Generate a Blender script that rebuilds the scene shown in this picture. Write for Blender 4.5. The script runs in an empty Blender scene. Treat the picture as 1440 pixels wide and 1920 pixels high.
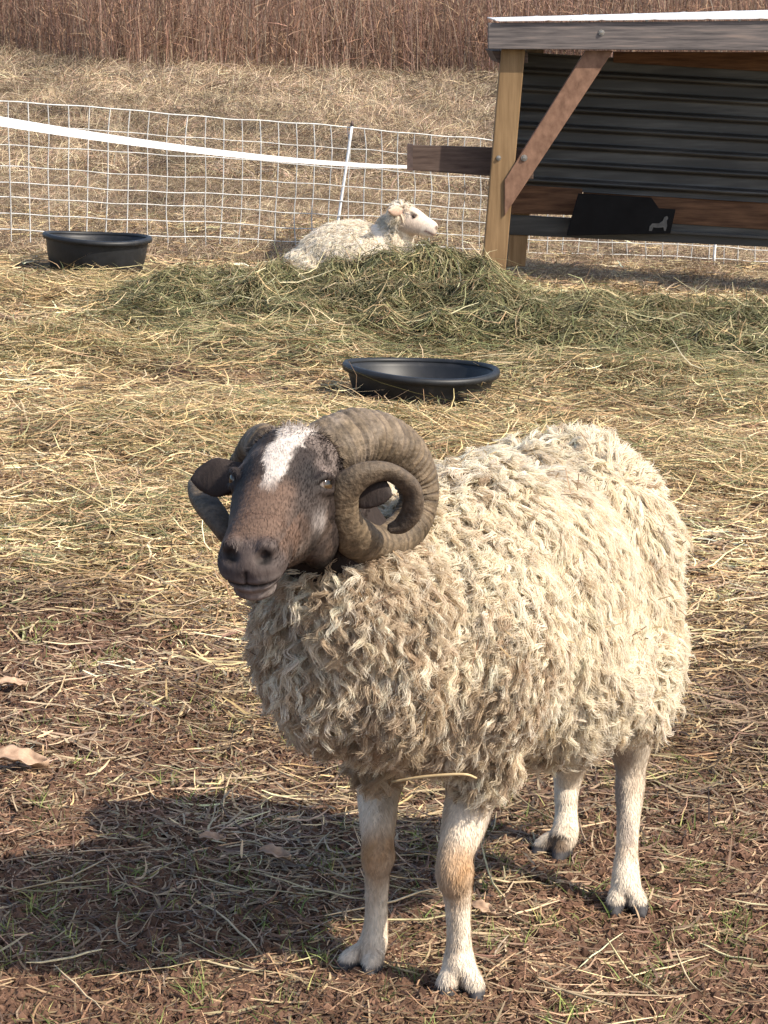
import bpy, bmesh, math, random
import numpy as np
from mathutils import Vector, Matrix

rng = np.random.default_rng(7)
random.seed(7)
scene = bpy.context.scene
COL = scene.collection

# ------------------------------------------------------------------ camera
F_PX, CX, CY = 4800.0, 720.0, 960.0
CAM_H = 1.35
PITCH = math.atan(930.0 / 4800.0)
cam_d = bpy.data.cameras.new('camera')
cam = bpy.data.objects.new('camera', cam_d)
COL.objects.link(cam)
cam.location = (0, 0, CAM_H)
cam.rotation_euler = (math.pi / 2 - PITCH, 0, 0)
cam_d.sensor_fit = 'VERTICAL'
cam_d.sensor_height = 24.0
cam_d.lens = 24.0 * F_PX / 1920.0
cam_d.clip_start = 0.05
cam_d.clip_end = 2000
scene.camera = cam

# ------------------------------------------------------------------ light
SUN_EL, SUN_AZ = math.radians(43), math.radians(117)      # azimuth clockwise from +Y
world = bpy.data.worlds.new('World')
scene.world = world
world.use_nodes = True
wn = world.node_tree.nodes
sky = wn.new('ShaderNodeTexSky')
sky.sky_type = 'NISHITA'
sky.sun_disc = False
sky.sun_elevation = SUN_EL
sky.sun_rotation = SUN_AZ
sky.dust_density = 2.0
wn['Background'].inputs['Strength'].default_value = 0.15
world.node_tree.links.new(sky.outputs['Color'], wn['Background'].inputs['Color'])
sun_d = bpy.data.lights.new('sun', 'SUN')
sun_d.energy = 4.5
sun_d.angle = math.radians(0.6)
sun_d.color = (1.0, 0.91, 0.77)
sun = bpy.data.objects.new('sun', sun_d)
COL.objects.link(sun)
sdir = Vector((math.sin(SUN_AZ) * math.cos(SUN_EL), math.cos(SUN_AZ) * math.cos(SUN_EL), math.sin(SUN_EL)))
sun.rotation_euler = sdir.to_track_quat('Z', 'Y').to_euler()
sun.location = sdir * 30
scene.view_settings.view_transform = 'Standard'
scene.view_settings.look = 'None'
scene.view_settings.gamma = 1.0
scene.view_settings.exposure = 0.66
try:
    scene.cycles.max_bounces = 6
    scene.cycles.diffuse_bounces = 3
    scene.cycles.transparent_max_bounces = 4
except Exception:
    pass

# ------------------------------------------------------------------ maths helpers
A = lambda *v: np.array(v, dtype=float)
RT = A(1, 0, 0)
UPV = A(0, math.sin(PITCH), math.cos(PITCH))
TOC = A(0, -math.cos(PITCH), math.sin(PITCH))             # towards the camera


def U(px, py, y):
    """World point seen at a photo pixel, at distance y along the ground."""
    d = -TOC + RT * (px - CX) / F_PX + UPV * (CY - py) / F_PX
    return A(0, 0, CAM_H) + d * (y / d[1])


def nrm(v):
    v = np.asarray(v, float)
    return v / np.maximum(np.linalg.norm(v, axis=-1, keepdims=True), 1e-9)


def sstep(a, b, x):
    t = np.clip((x - a) / (b - a), 0, 1)
    return t * t * (3 - 2 * t)


def _h(ix, iy, iz, seed):
    n = (ix * 374761393 + iy * 668265263 + iz * 2147483647 + seed * 974634777) & 0xFFFFFFFF
    n = ((n ^ (n >> 13)) * 1274126177) & 0xFFFFFFFF
    n = n ^ (n >> 16)
    return (n & 0xFFFF) / 32767.5 - 1.0


def noise(p, scale=1.0, seed=0, octaves=1):
    """Value noise in [-1, 1]; p is (..., 3) or (..., 2)."""
    p = np.asarray(p, float) * scale
    if p.shape[-1] == 2:
        p = np.concatenate([p, np.zeros(p.shape[:-1] + (1,))], -1)
    out, amp, tot = 0, 1.0, 0.0
    for o in range(octaves):
        q = np.floor(p).astype(np.int64)
        f = p - q
        f = f * f * (3 - 2 * f)
        x, y, z = q[..., 0], q[..., 1], q[..., 2]
        fx, fy, fz = f[..., 0], f[..., 1], f[..., 2]
        def L(dy, dz):
            a, b = _h(x, y + dy, z + dz, seed + o), _h(x + 1, y + dy, z + dz, seed + o)
            return a + (b - a) * fx
        c0 = L(0, 0) + (L(1, 0) - L(0, 0)) * fy
        c1 = L(0, 1) + (L(1, 1) - L(0, 1)) * fy
        out = out + amp * (c0 + (c1 - c0) * fz)
        tot += amp
        amp *= 0.5
        p = p * 2.03 + 11.7
    return out / tot


def base_z(x, y):
    """Large shape of the ground: falls to the right, climbs gently beyond the fence."""
    z = -0.045 * x
    z = z - 0.045 * np.clip(x + 0.5, 0, 3.2) * sstep(12.0, 15.5, y) * (1 - sstep(20, 30, y))
    z = z + 0.030 * np.clip(y - 18, 0, 60) + 0.00022 * np.clip(y - 18, 0, 60) ** 2
    z = z + 0.10 * sstep(17, 26, y) * noise(np.stack([x, y], -1), 0.22, 5)
    return np.where(np.abs(x) > 12, z, z)


def ground_z(x, y):
    p = np.stack([x, y], -1)
    near = 1 - sstep(5.5, 8.5, y)
    z = base_z(x, y)
    z = z + 0.012 * noise(p, 3.0, 11, 2)
    z = z + near * (0.010 * np.abs(noise(p, 11.0, 21, 2)) + 0.009 * (0.5 - np.abs(noise(p, 27.0, 31, 2))))
    z = z - near * 0.006
    z = z + (1 - near) * (0.026 * noise(p, 3.6, 41, 2) + 0.016 * noise(p, 9.0, 47, 2)) * (1 - 0.6 * sstep(14, 18, y))
    return z


# ------------------------------------------------------------------ mesh helpers
def mesh_np(name, V, faces, mat=None, parent=None, attrs=None, smooth=True, cols=None):
    """faces: (n, k) int array or list of such arrays; one mesh object."""
    if not isinstance(faces, list):
        faces = [faces]
    V = np.ascontiguousarray(V, dtype=np.float32).reshape(-1, 3)
    me = bpy.data.meshes.new(name)
    me.vertices.add(len(V))
    me.vertices.foreach_set('co', V.ravel())
    nl = sum(f.size for f in faces)
    npoly = sum(len(f) for f in faces)
    me.loops.add(nl)
    me.polygons.add(npoly)
    me.loops.foreach_set('vertex_index', np.concatenate([f.ravel() for f in faces]).astype(np.int32))
    tot = np.concatenate([np.full(len(f), f.shape[1]) for f in faces]).astype(np.int32)
    st = np.concatenate([[0], np.cumsum(tot)[:-1]]).astype(np.int32)
    me.polygons.foreach_set('loop_start', st)
    me.polygons.foreach_set('loop_total', tot)
    me.polygons.foreach_set('use_smooth', np.full(npoly, smooth))
    me.update(calc_edges=True)
    if cols is not None:
        a = me.color_attributes.new('Col', 'FLOAT_COLOR', 'POINT')
        c = np.ones((len(V), 4), np.float32)
        c[:, :3] = np.asarray(cols, np.float32).reshape(-1, 3)
        a.data.foreach_set('color', c.ravel())
    for k, v in (attrs or {}).items():
        a = me.attributes.new(k, 'FLOAT', 'POINT')
        a.data.foreach_set('value', np.asarray(v, np.float32).ravel())
    o = bpy.data.objects.new(name, me)
    COL.objects.link(o)
    if mat:
        me.materials.append(mat)
    if parent:
        o.parent = parent
    return o


def mesh_obj(name, V, polys, mat=None, parent=None, smooth=False, bevel=0.0):
    """Small meshes from python lists of polygons."""
    me = bpy.data.meshes.new(name)
    me.from_pydata([tuple(map(float, v)) for v in V], [], [tuple(int(i) for i in p) for p in polys])
    bm = bmesh.new()
    bm.from_mesh(me)
    bmesh.ops.remove_doubles(bm, verts=bm.verts, dist=1e-6)
    bmesh.ops.recalc_face_normals(bm, faces=bm.faces)
    if bevel:
        bmesh.ops.bevel(bm, geom=bm.edges[:], offset=bevel, segments=2, affect='EDGES', profile=0.6)
    for f in bm.faces:
        f.smooth = smooth
    bm.to_mesh(me)
    bm.free()
    o = bpy.data.objects.new(name, me)
    COL.objects.link(o)
    if mat:
        me.materials.append(mat)
    if parent:
        o.parent = parent
    return o


def tag(o, label=None, cat=None, group=None, kind=None):
    if label: o['label'] = label
    if cat: o['category'] = cat
    if group: o['group'] = group
    if kind: o['kind'] = kind
    return o


def empty(name, loc, label, cat, group=None):
    o = bpy.data.objects.new(name, None)
    o.empty_display_size = 0.1
    COL.objects.link(o)
    o.location = tuple(map(float, loc))
    return tag(o, label, cat, group)


def adopt(o, parent):
    """Parent while keeping world-space vertex coordinates."""
    o.parent = parent
    o.matrix_parent_inverse = Matrix.Translation(parent.location).inverted()
    return o


def strands(P, R, sides=3, col=None, twist=None, flat=1.0):
    """P (N,K,3) centre lines, R (N,K) half widths. sides=2 gives ribbons. -> verts, quads, cols"""
    N, K = P.shape[:2]
    T = np.gradient(P, axis=1)
    T = nrm(T)
    ref = nrm(rng.normal(size=(N, 1, 3))) if twist is None else twist
    B = nrm(np.cross(T, ref))
    C = np.cross(B, T)
    ang = np.arange(sides) * 2 * math.pi / sides
    if sides == 2:
        V = np.stack([P - B * R[..., None], P + B * R[..., None]], 2)
    else:
        V = P[:, :, None, :] + R[:, :, None, None] * (
            np.cos(ang)[None, None, :, None] * B[:, :, None, :] + flat * np.sin(ang)[None, None, :, None] * C[:, :, None, :])
    idx = np.arange(N * K * sides).reshape(N, K, sides)
    a = idx[:, :-1, :]
    b = idx[:, 1:, :]
    if sides == 2:
        q = np.stack([a[..., 0], a[..., 1], b[..., 1], b[..., 0]], -1).reshape(-1, 4)
    else:
        q = np.stack([a, np.roll(a, -1, 2), np.roll(b, -1, 2), b], -1).reshape(-1, 4)
    c = None
    if col is not None:
        if col.ndim == 2:
            col = col[:, None, :]
        c = np.broadcast_to(col[:, :, None, :], (N, K, sides, 3)).reshape(-1, 3)
    return V.reshape(-1, 3), q, c


def merge(parts):
    V, Q, C, n = [], [], [], 0
    for v, q, c in parts:
        V.append(v); Q.append(q + n); C.append(c); n += len(v)
    return np.concatenate(V), np.concatenate(Q), (np.concatenate(C) if C[0] is not None else None)


def catmull(pts, n):
    """pts (m,k) control values -> n samples."""
    p = np.asarray(pts, float)
    p = np.vstack([2 * p[0] - p[1], p, 2 * p[-1] - p[-2]])
    m = len(p) - 3
    t = np.linspace(0, m - 1e-6, n)
    i = t.astype(int)
    f = (t - i)[:, None]
    a, b, c, d = p[i], p[i + 1], p[i + 2], p[i + 3]
    return 0.5 * ((2 * b) + (-a + c) * f + (2 * a - 5 * b + 4 * c - d) * f ** 2 + (-a + 3 * b - 3 * c + d) * f ** 3)


def frames(P):
    """Parallel transport frames along a polyline."""
    T = nrm(np.gradient(P, axis=0))
    B = np.zeros_like(P)
    b = np.cross(T[0], A(0, 0, 1))
    if np.linalg.norm(b) < 1e-3:
        b = np.cross(T[0], A(1, 0, 0))
    b = nrm(b)
    for i in range(len(P)):
        b = b - T[i] * np.dot(b, T[i])
        b = nrm(b)
        B[i] = b
    return T, B, np.cross(T, B)


def ball(c, r, ax=None, seg=28, ring=18):
    """Closed ellipsoid: centre, three radii, axes as rows."""
    ax = np.eye(3) if ax is None else np.asarray(ax)
    th = np.linspace(0, math.pi, ring + 1)[1:-1]
    ph = np.linspace(0, 2 * math.pi, seg, endpoint=False)
    S = np.stack([np.outer(np.sin(th), np.cos(ph)), np.outer(np.sin(th), np.sin(ph)),
                  np.outer(np.cos(th), np.ones(seg))], -1).reshape(-1, 3)
    S = np.vstack([S, [[0, 0, 1]], [[0, 0, -1]]])
    V = np.asarray(c) + (S * np.asarray(r)) @ ax
    P = []
    for i in range(ring - 2):
        for j in range(seg):
            k = (j + 1) % seg
            P.append((i * seg + j, (i + 1) * seg + j, (i + 1) * seg + k, i * seg + k))
    t, b = len(S) - 2, len(S) - 1
    for j in range(seg):
        k = (j + 1) % seg
        P.append((t, j, k))
        P.append((b, (ring - 2) * seg + k, (ring - 2) * seg + j))
    return V, P


def loft(rings):
    """rings (m, n, 3) -> closed solid."""
    rings = np.asarray(rings)
    m, n = rings.shape[:2]
    V = rings.reshape(-1, 3)
    P = []
    for i in range(m - 1):
        for j in range(n):
            k = (j + 1) % n
            P.append((i * n + j, i * n + k, (i + 1) * n + k, (i + 1) * n + j))
    P.append(tuple(range(n - 1, -1, -1)))
    P.append(tuple((m - 1) * n + j for j in range(n)))
    return V, P


def tube(pts, rad, n=24, samples=40, flat=1.0, wide=None):
    c = catmull(np.column_stack([pts, rad]), samples)
    P, R = c[:, :3], c[:, 3]
    T, B, C = frames(P)
    if wide is not None:
        w = np.asarray(wide, float)
        B = nrm(w - T * (T @ w)[:, None])
        C = np.cross(T, B)
    a = np.arange(n) * 2 * math.pi / n
    rings = P[:, None] + R[:, None, None] * (np.cos(a)[None, :, None] * B[:, None] + flat * np.sin(a)[None, :, None] * C[:, None])
    return loft(rings)


def solid_union(name, pieces, voxel, smooth_it, mat=None):
    """Voxel union of closed pieces into one continuous skin; returns V, faces as arrays."""
    V, P, n = [], [], 0
    for v, p in pieces:
        V += [tuple(x) for x in v]
        P += [tuple(i + n for i in f) for f in p]
        n += len(v)
    me = bpy.data.meshes.new('tmp')
    me.from_pydata(V, [], P)
    bm = bmesh.new(); bm.from_mesh(me)
    bmesh.ops.recalc_face_normals(bm, faces=bm.faces)
    bm.to_mesh(me); bm.free()
    o = bpy.data.objects.new('tmp', me)
    COL.objects.link(o)
    m = o.modifiers.new('r', 'REMESH'); m.mode = 'VOXEL'; m.voxel_size = voxel; m.adaptivity = 0
    s = o.modifiers.new('s', 'SMOOTH'); s.iterations = smooth_it; s.factor = 0.5
    dg = bpy.context.evaluated_depsgraph_get()
    e = o.evaluated_get(dg)
    m2 = bpy.data.meshes.new_from_object(e)
    nv = len(m2.vertices)
    co = np.empty(nv * 3, np.float32); m2.vertices.foreach_get('co', co)
    lt = np.empty(len(m2.polygons), np.int32); m2.polygons.foreach_get('loop_total', lt)
    li = np.empty(len(m2.loops), np.int32); m2.loops.foreach_get('vertex_index', li)
    nr = np.empty(nv * 3, np.float32); m2.vertices.foreach_get('normal', nr)
    faces = []
    st = np.concatenate([[0], np.cumsum(lt)[:-1]])
    for k in (3, 4):
        s_ = st[lt == k]
        if len(s_):
            faces.append(li[s_[:, None] + np.arange(k)])
    bpy.data.objects.remove(o); bpy.data.meshes.remove(me); bpy.data.meshes.remove(m2)
    return co.reshape(-1, 3).astype(float), faces, nr.reshape(-1, 3).astype(float)


def sample_surface(V, faces, nr, n):
    tri = []
    for f in faces:
        tri.append(f[:, :3])
        if f.shape[1] == 4:
            tri.append(f[:, [0, 2, 3]])
    tri = np.concatenate(tri)
    a, b, c = V[tri[:, 0]], V[tri[:, 1]], V[tri[:, 2]]
    ar = np.linalg.norm(np.cross(b - a, c - a), axis=1)
    k = rng.choice(len(tri), n, p=ar / ar.sum())
    u, v = rng.random(n), rng.random(n)
    m = u + v > 1
    u[m], v[m] = 1 - u[m], 1 - v[m]
    w = 1 - u - v
    P = a[k] * w[:, None] + b[k] * u[:, None] + c[k] * v[:, None]
    N = nrm(nr[tri[k, 0]] * w[:, None] + nr[tri[k, 1]] * u[:, None] + nr[tri[k, 2]] * v[:, None])
    return P, N, tri[k, 0]


def box(x0, x1, y0, y1, z0, z1):
    V = [(x, y, z) for x in (x0, x1) for y in (y0, y1) for z in (z0, z1)]
    P = [(0, 1, 3, 2), (4, 6, 7, 5), (0, 4, 5, 1), (2, 3, 7, 6), (0, 2, 6, 4), (1, 5, 7, 3)]
    return V, P


def prism(front, dy):
    """front: list of world points of a polygon; extruded backwards by dy."""
    f = [np.asarray(p) for p in front]
    n = len(f)
    V = f + [p + A(0, dy, 0) for p in f]
    P = [tuple(range(n)), tuple(range(2 * n - 1, n - 1, -1))]
    P += [(i, i + n, (i + 1) % n + n, (i + 1) % n) for i in range(n)]
    return V, P


# ------------------------------------------------------------------ materials
def mat_new(name, rough=0.8, spec=0.3):
    m = bpy.data.materials.new(name)
    m.use_nodes = True
    b = m.node_tree.nodes['Principled BSDF']
    b.inputs['Roughness'].default_value = rough
    b.inputs['Specular IOR Level'].default_value = spec
    return m, m.node_tree, b


def add_bump(nt, b, fac, dist=0.01, strength=0.5):
    bp = nt.nodes.new('ShaderNodeBump')
    bp.inputs['Distance'].default_value = dist
    bp.inputs['Strength'].default_value = strength
    nt.links.new(fac, bp.inputs['Height'])
    nt.links.new(bp.outputs['Normal'], b.inputs['Normal'])
    return bp


def noise_node(nt, scale, detail=6, rough=0.6, vec=None, stretch=None):
    tc = nt.nodes.new('ShaderNodeTexCoord')
    n = nt.nodes.new('ShaderNodeTexNoise')
    n.inputs['Scale'].default_value = scale
    n.inputs['Detail'].default_value = detail
    n.inputs['Roughness'].default_value = rough
    src = tc.outputs['Object']
    if stretch:
        mp = nt.nodes.new('ShaderNodeMapping')
        mp.inputs['Scale'].default_value = stretch
        nt.links.new(src, mp.inputs['Vector'])
        src = mp.outputs['Vector']
    nt.links.new(src, n.inputs['Vector'])
    return n


def ramp(nt, fac, stops):
    r = nt.nodes.new('ShaderNodeValToRGB')
    e = r.color_ramp.elements
    while len(e) < len(stops):
        e.new(0.5)
    for i, (p, c) in enumerate(stops):
        e[i].position = p
        e[i].color = (*c, 1)
    nt.links.new(fac, r.inputs['Fac'])
    return r


def mat_attr(name, rough=0.8, spec=0.25, var=0.25, nscale=60, bump=0.0, bdist=0.003, stretch=None, trans=0.0, sheen=0.0):
    """Base colour from the per-vertex Col attribute, broken up by noise."""
    m, nt, b = mat_new(name, rough, spec)
    at = nt.nodes.new('ShaderNodeAttribute')
    at.attribute_name = 'Col'
    n = noise_node(nt, nscale, 5, 0.6, stretch=stretch)
    r = ramp(nt, n.outputs['Fac'], [(0.25, (1 - var,) * 3), (0.75, (1 + var * 0.6,) * 3)])
    mx = nt.nodes.new('ShaderNodeMixRGB')
    mx.blend_type = 'MULTIPLY'
    mx.inputs['Fac'].default_value = 1
    nt.links.new(at.outputs['Color'], mx.inputs['Color1'])
    nt.links.new(r.outputs['Color'], mx.inputs['Color2'])
    nt.links.new(mx.outputs['Color'], b.inputs['Base Color'])
    if bump:
        add_bump(nt, b, n.outputs['Fac'], bdist, bump)
    if sheen:
        b.inputs['Sheen Weight'].default_value = sheen
    if trans:
        tr = nt.nodes.new('ShaderNodeBsdfTranslucent')
        nt.links.new(mx.outputs['Color'], tr.inputs['Color'])
        ms = nt.nodes.new('ShaderNodeMixShader')
        ms.inputs['Fac'].default_value = trans
        nt.links.new(b.outputs['BSDF'], ms.inputs[1])
        nt.links.new(tr.outputs['BSDF'], ms.inputs[2])
        nt.links.new(ms.outputs['Shader'], nt.nodes['Material Output'].inputs['Surface'])
    return m


def mat_noise(name, stops, scale=20, rough=0.8, spec=0.3, bump=0.3, bdist=0.003, stretch=None, metal=0.0, detail=7):
    m, nt, b = mat_new(name, rough, spec)
    n = noise_node(nt, scale, detail, 0.62, stretch=stretch)
    r = ramp(nt, n.outputs['Fac'], stops)
    nt.links.new(r.outputs['Color'], b.inputs['Base Color'])
    b.inputs['Metallic'].default_value = metal
    if bump:
        add_bump(nt, b, n.outputs['Fac'], bdist, bump)
    return m


def ground_material():
    m, nt, b = mat_new('trodden_soil', 0.95, 0.15)
    n1 = noise_node(nt, 9, 8, 0.7)
    r1 = ramp(nt, n1.outputs['Fac'], [(0.28, (0.036, 0.017, 0.011)), (0.5, (0.125, 0.062, 0.040)), (0.72, (0.23, 0.13, 0.086))])
    n2 = noise_node(nt, 55, 8, 0.75)
    r2 = ramp(nt, n2.outputs['Fac'], [(0.3, (0.45,) * 3), (0.7, (1.35,) * 3)])
    mx = nt.nodes.new('ShaderNodeMixRGB'); mx.blend_type = 'MULTIPLY'; mx.inputs['Fac'].default_value = 1
    nt.links.new(r1.outputs['Color'], mx.inputs['Color1'])
    nt.links.new(r2.outputs['Color'], mx.inputs['Color2'])
    # dry thatch colour takes over in the pasture farther off
    n3 = noise_node(nt, 14, 8, 0.7)
    r3 = ramp(nt, n3.outputs['Fac'], [(0.3, (0.06, 0.038, 0.022)), (0.5, (0.15, 0.105, 0.062)), (0.7, (0.28, 0.21, 0.13))])
    at = nt.nodes.new('ShaderNodeAttribute'); at.attribute_name = 'thatch'
    mx2 = nt.nodes.new('ShaderNodeMixRGB')
    nt.links.new(at.outputs['Fac'], mx2.inputs['Fac'])
    nt.links.new(mx.outputs['Color'], mx2.inputs['Color1'])
    nt.links.new(r3.outputs['Color'], mx2.inputs['Color2'])
    nt.links.new(mx2.outputs['Color'], b.inputs['Base Color'])
    add_bump(nt, b, n2.outputs['Fac'], 0.012, 0.9)
    return m


M_ground = ground_material()
M_straw = mat_attr('dry_straw', 0.62, 0.35, 0.34, 40, trans=0.12)
M_hay = mat_attr('meadow_hay', 0.7, 0.3, 0.25, 40, trans=0.12)
M_clod = mat_noise('soil_crumbs', [(0.3, (0.05, 0.026, 0.017)), (0.7, (0.19, 0.11, 0.074))], 40, 0.95, 0.15, 0.6, 0.004)
def wool_material():
    m, nt, b = mat_new('raw_wool', 0.8, 0.15)
    at = nt.nodes.new('ShaderNodeAttribute'); at.attribute_name = 'Col'
    nt.links.new(at.outputs['Color'], b.inputs['Base Color'])
    tr = nt.nodes.new('ShaderNodeBsdfTranslucent')
    nt.links.new(at.outputs['Color'], tr.inputs['Color'])
    ms = nt.nodes.new('ShaderNodeMixShader'); ms.inputs['Fac'].default_value = 0.42
    nt.links.new(b.outputs['BSDF'], ms.inputs[1]); nt.links.new(tr.outputs['BSDF'], ms.inputs[2])
    nt.links.new(ms.outputs['Shader'], nt.nodes['Material Output'].inputs['Surface'])
    return m


M_wool = wool_material()
M_coat = mat_attr('short_coat', 0.7, 0.25, 0.34, 190, bump=0.6, bdist=0.0018, stretch=(1, 1, 0.35))
M_hair = mat_attr('short_hair', 0.6, 0.3, 0.15, 90)
M_horn = mat_attr('ribbed_horn', 0.62, 0.3, 0.6, 140, bump=0.9, bdist=0.003)
M_rubber = mat_noise('black_rubber', [(0.3, (0.006, 0.007, 0.008)), (0.62, (0.016, 0.017, 0.020)), (0.75, (0.05, 0.045, 0.04))], 14, 0.5, 0.4, 0.12, 0.002)

# ------------------------------------------------------------------ ground sheet
def axis_steps(a, b, step, grow=0.0):
    out = [a]
    while out[-1] < b:
        out.append(out[-1] + step + grow * abs(out[-1] - a))
    return out


ys = axis_steps(2.75, 5.2, 0.009)
while ys[-1] < 60: ys.append(ys[-1] + max(0.009, 0.0045 * (ys[-1] - 3.2)))
while ys[-1] < 420: ys.append(ys[-1] * 1.12)
lo = [2.75]
while lo[-1] > -30: lo.append(lo[-1] - max(0.05, 0.18 * (2.9 - lo[-1])))
ys = np.array(lo[:0:-1] + ys)
xp = axis_steps(0, 0.95, 0.009)
while xp[-1] < 300: xp.append(xp[-1] + max(0.009, 0.035 * (xp[-1] - 0.75)))
xs = np.array([-v for v in xp[:0:-1]] + xp)
GX, GY = np.meshgrid(xs, ys)
GZ = ground_z(GX, GY)
nx, ny = len(xs), len(ys)
gi = np.arange(nx * ny).reshape(ny, nx)
gq = np.stack([gi[:-1, :-1], gi[:-1, 1:], gi[1:, 1:], gi[1:, :-1]], -1).reshape(-1, 4)
thatch = np.clip(sstep(5.0, 8.5, GY + 0.8 * noise(np.stack([GX, GY], -1), 1.1, 3, 2)) + 0, 0, 1)
ground = mesh_np('pasture_ground', np.stack([GX, GY, GZ], -1), gq, M_ground, attrs={'thatch': thatch})
tag(ground, 'trodden reddish brown soil of the pasture, climbing gently behind the fence', kind='structure')


def in_view_xy(n, y0, y1, power=2.0, half=0.21):
    """Random spots, denser near the camera, in a wedge wider than the view."""
    u = rng.random(n)
    if power == 1.0:
        y = y0 * (y1 / y0) ** u
    else:
        e = 1 - power
        y = (y0 ** e + u * (y1 ** e - y0 ** e)) ** (1 / e)
    x = (rng.random(n) * 2 - 1) * half * y
    return x, y


def straw_strands(x, y, length, width, lift, K=5, bend=0.5, cols=None, sides=2, hz=None, up=0.0):
    n = len(x)
    yaw = rng.random(n) * 2 * math.pi
    cur = rng.normal(size=n) * bend * (0.45 + 0.55 * sstep(4.2, 6.5, y))
    s = np.linspace(-0.5, 0.5, K)[None]
    ang = yaw[:, None] + cur[:, None] * s * 2
    step = length[:, None] / (K - 1)
    dx = np.cumsum(np.cos(ang) * step, 1); dy = np.cumsum(np.sin(ang) * step, 1)
    dx -= dx.mean(1, keepdims=True); dy -= dy.mean(1, keepdims=True)
    X, Y = x[:, None] + dx, y[:, None] + dy
    zf = hz or ground_z
    if hz is None:      # follow the ground under the middle, tilt a little
        Z = zf(X, Y)
    else:
        Z = zf(X, Y)
    Z = 0.65 * Z + 0.35 * Z.max(1, keepdims=True)
    tilt = rng.normal(size=n) * up
    Z = Z + lift[:, None] + np.abs(s * tilt[:, None]) * length[:, None] + (s + 0.5) * np.abs(tilt[:, None]) * length[:, None] * 0.6
    P = np.stack([X, Y, Z], -1)
    W = width[:, None] * (1 - 0.55 * np.abs(s * 2) ** 2)
    ref = nrm(np.stack([rng.normal(size=n) * 0.5, rng.normal(size=n) * 0.5, np.ones(n)], -1))[:, None]
    return strands(P, W, sides, cols, twist=ref)


def pick(cols, n, jitter=0.15, hue=0.04):
    c = np.array(cols)[rng.integers(0, len(cols), n)]
    return np.clip(c * (1 + jitter * rng.normal(size=(n, 1))) * (1 + hue * rng.normal(size=(n, 3))), 0.01, 0.9)


GOLD = [(0.66, 0.50, 0.26), (0.52, 0.37, 0.19), (0.74, 0.60, 0.36), (0.38, 0.25, 0.13), (0.58, 0.42, 0.23), (0.24, 0.15, 0.08)]
DULL = [(0.36, 0.26, 0.16), (0.27, 0.18, 0.11), (0.45, 0.34, 0.21), (0.20, 0.125, 0.08), (0.16, 0.095, 0.06), (0.50, 0.38, 0.24)]
GREEN = [(0.20, 0.20, 0.085), (0.28, 0.26, 0.125), (0.13, 0.14, 0.058), (0.38, 0.34, 0.18), (0.085, 0.09, 0.04), (0.30, 0.255, 0.135)]

# --- loose straw over the yard
TUBS = ((-1.468, 13.03), (0.128, 9.18))      # the two tubs stand here
parts = []
N1 = 185000
x, y = in_view_xy(N1, 3.0, 17.0, 1.55, 0.24)
pn = noise(np.stack([x, y], -1), 1.3, 61, 3)
dens = 0.05 + 0.10 * sstep(-0.1, 0.3, noise(np.stack([x, y], -1), 3.1, 66, 2)) + 0.83 * sstep(3.3, 6.6, y + 1.5 * pn) ** 1.2
keep = (rng.random(N1) < dens) & (np.hypot(x - TUBS[0][0], y - TUBS[0][1]) > 0.30) & (np.hypot(x - TUBS[1][0], y - TUBS[1][1]) > 0.31)
x, y, pn = x[keep], y[keep], pn[keep]
n = len(x)
near = 1 - sstep(3.8, 6.4, y + 0.9 * pn)
cg, cd, cv = pick(GOLD, n), pick(DULL, n), pick(GREEN, n)
cd = cd * (1 - 0.25 * near)[:, None]
brn = sstep(0.02, 0.40, noise(np.stack([x, y * 0.6], -1), 2.4, 77, 3))
c = np.where((rng.random(n) < near * 0.85 + 0.14 + 0.55 * brn)[:, None], cd, cg)
gp = noise(np.stack([x, y], -1), 2.2, 71, 2) > 0.22
c = np.where((rng.random(n) < np.where(gp, 0.22, 0.03) * (y > 5.3))[:, None], cv, c)
ln = rng.gamma(4, 0.022, n) * (1 - 0.48 * near) + 0.018
wd = rng.uniform(0.0009, 0.0022, n) * (1 + 0.09 * (y - 3))
parts.append(straw_strands(x, y, ln, wd, rng.random(n) ** 2 * 0.03 * (1 - near * 0.75) + 0.002, 5, 0.8, c, up=0.10))
# the same litter continues to both sides of the yard
No = 80000
x, y = in_view_xy(No, 3.0, 19.0, 1.3, 0.50)
k = np.abs(x) > 0.225 * y
x, y = x[k], y[k]; n = len(x)
pn = noise(np.stack([x, y], -1), 1.3, 61, 3)
k = rng.random(n) < 0.15 + 0.85 * sstep(3.3, 6.6, y + 1.5 * pn)
x, y = x[k], y[k]; n = len(x)
c = np.where((rng.random(n) < 0.25)[:, None], pick(DULL, n), pick(GOLD, n))
parts.append(straw_strands(x, y, rng.gamma(4, 0.026, n) + 0.02, rng.uniform(0.0014, 0.0030, n) * (1 + 0.09 * (y - 3)), rng.random(n) ** 2 * 0.03 + 0.002, 5, 0.8, c, up=0.10))
# fine chaff between the clods close by
N2 = 42000
x, y = in_view_xy(N2, 2.95, 6.0, 1.5, 0.26)
c = pick(DULL, N2, 0.3) * 0.75 * np.array([[1.08, 0.95, 0.9]])
parts.append(straw_strands(x, y, rng.gamma(3, 0.009, N2) + 0.008, rng.uniform(0.0006, 0.0017, N2), rng.random(N2) ** 2 * 0.01 + 0.001, 4, 1.0, c, up=0.15))
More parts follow.
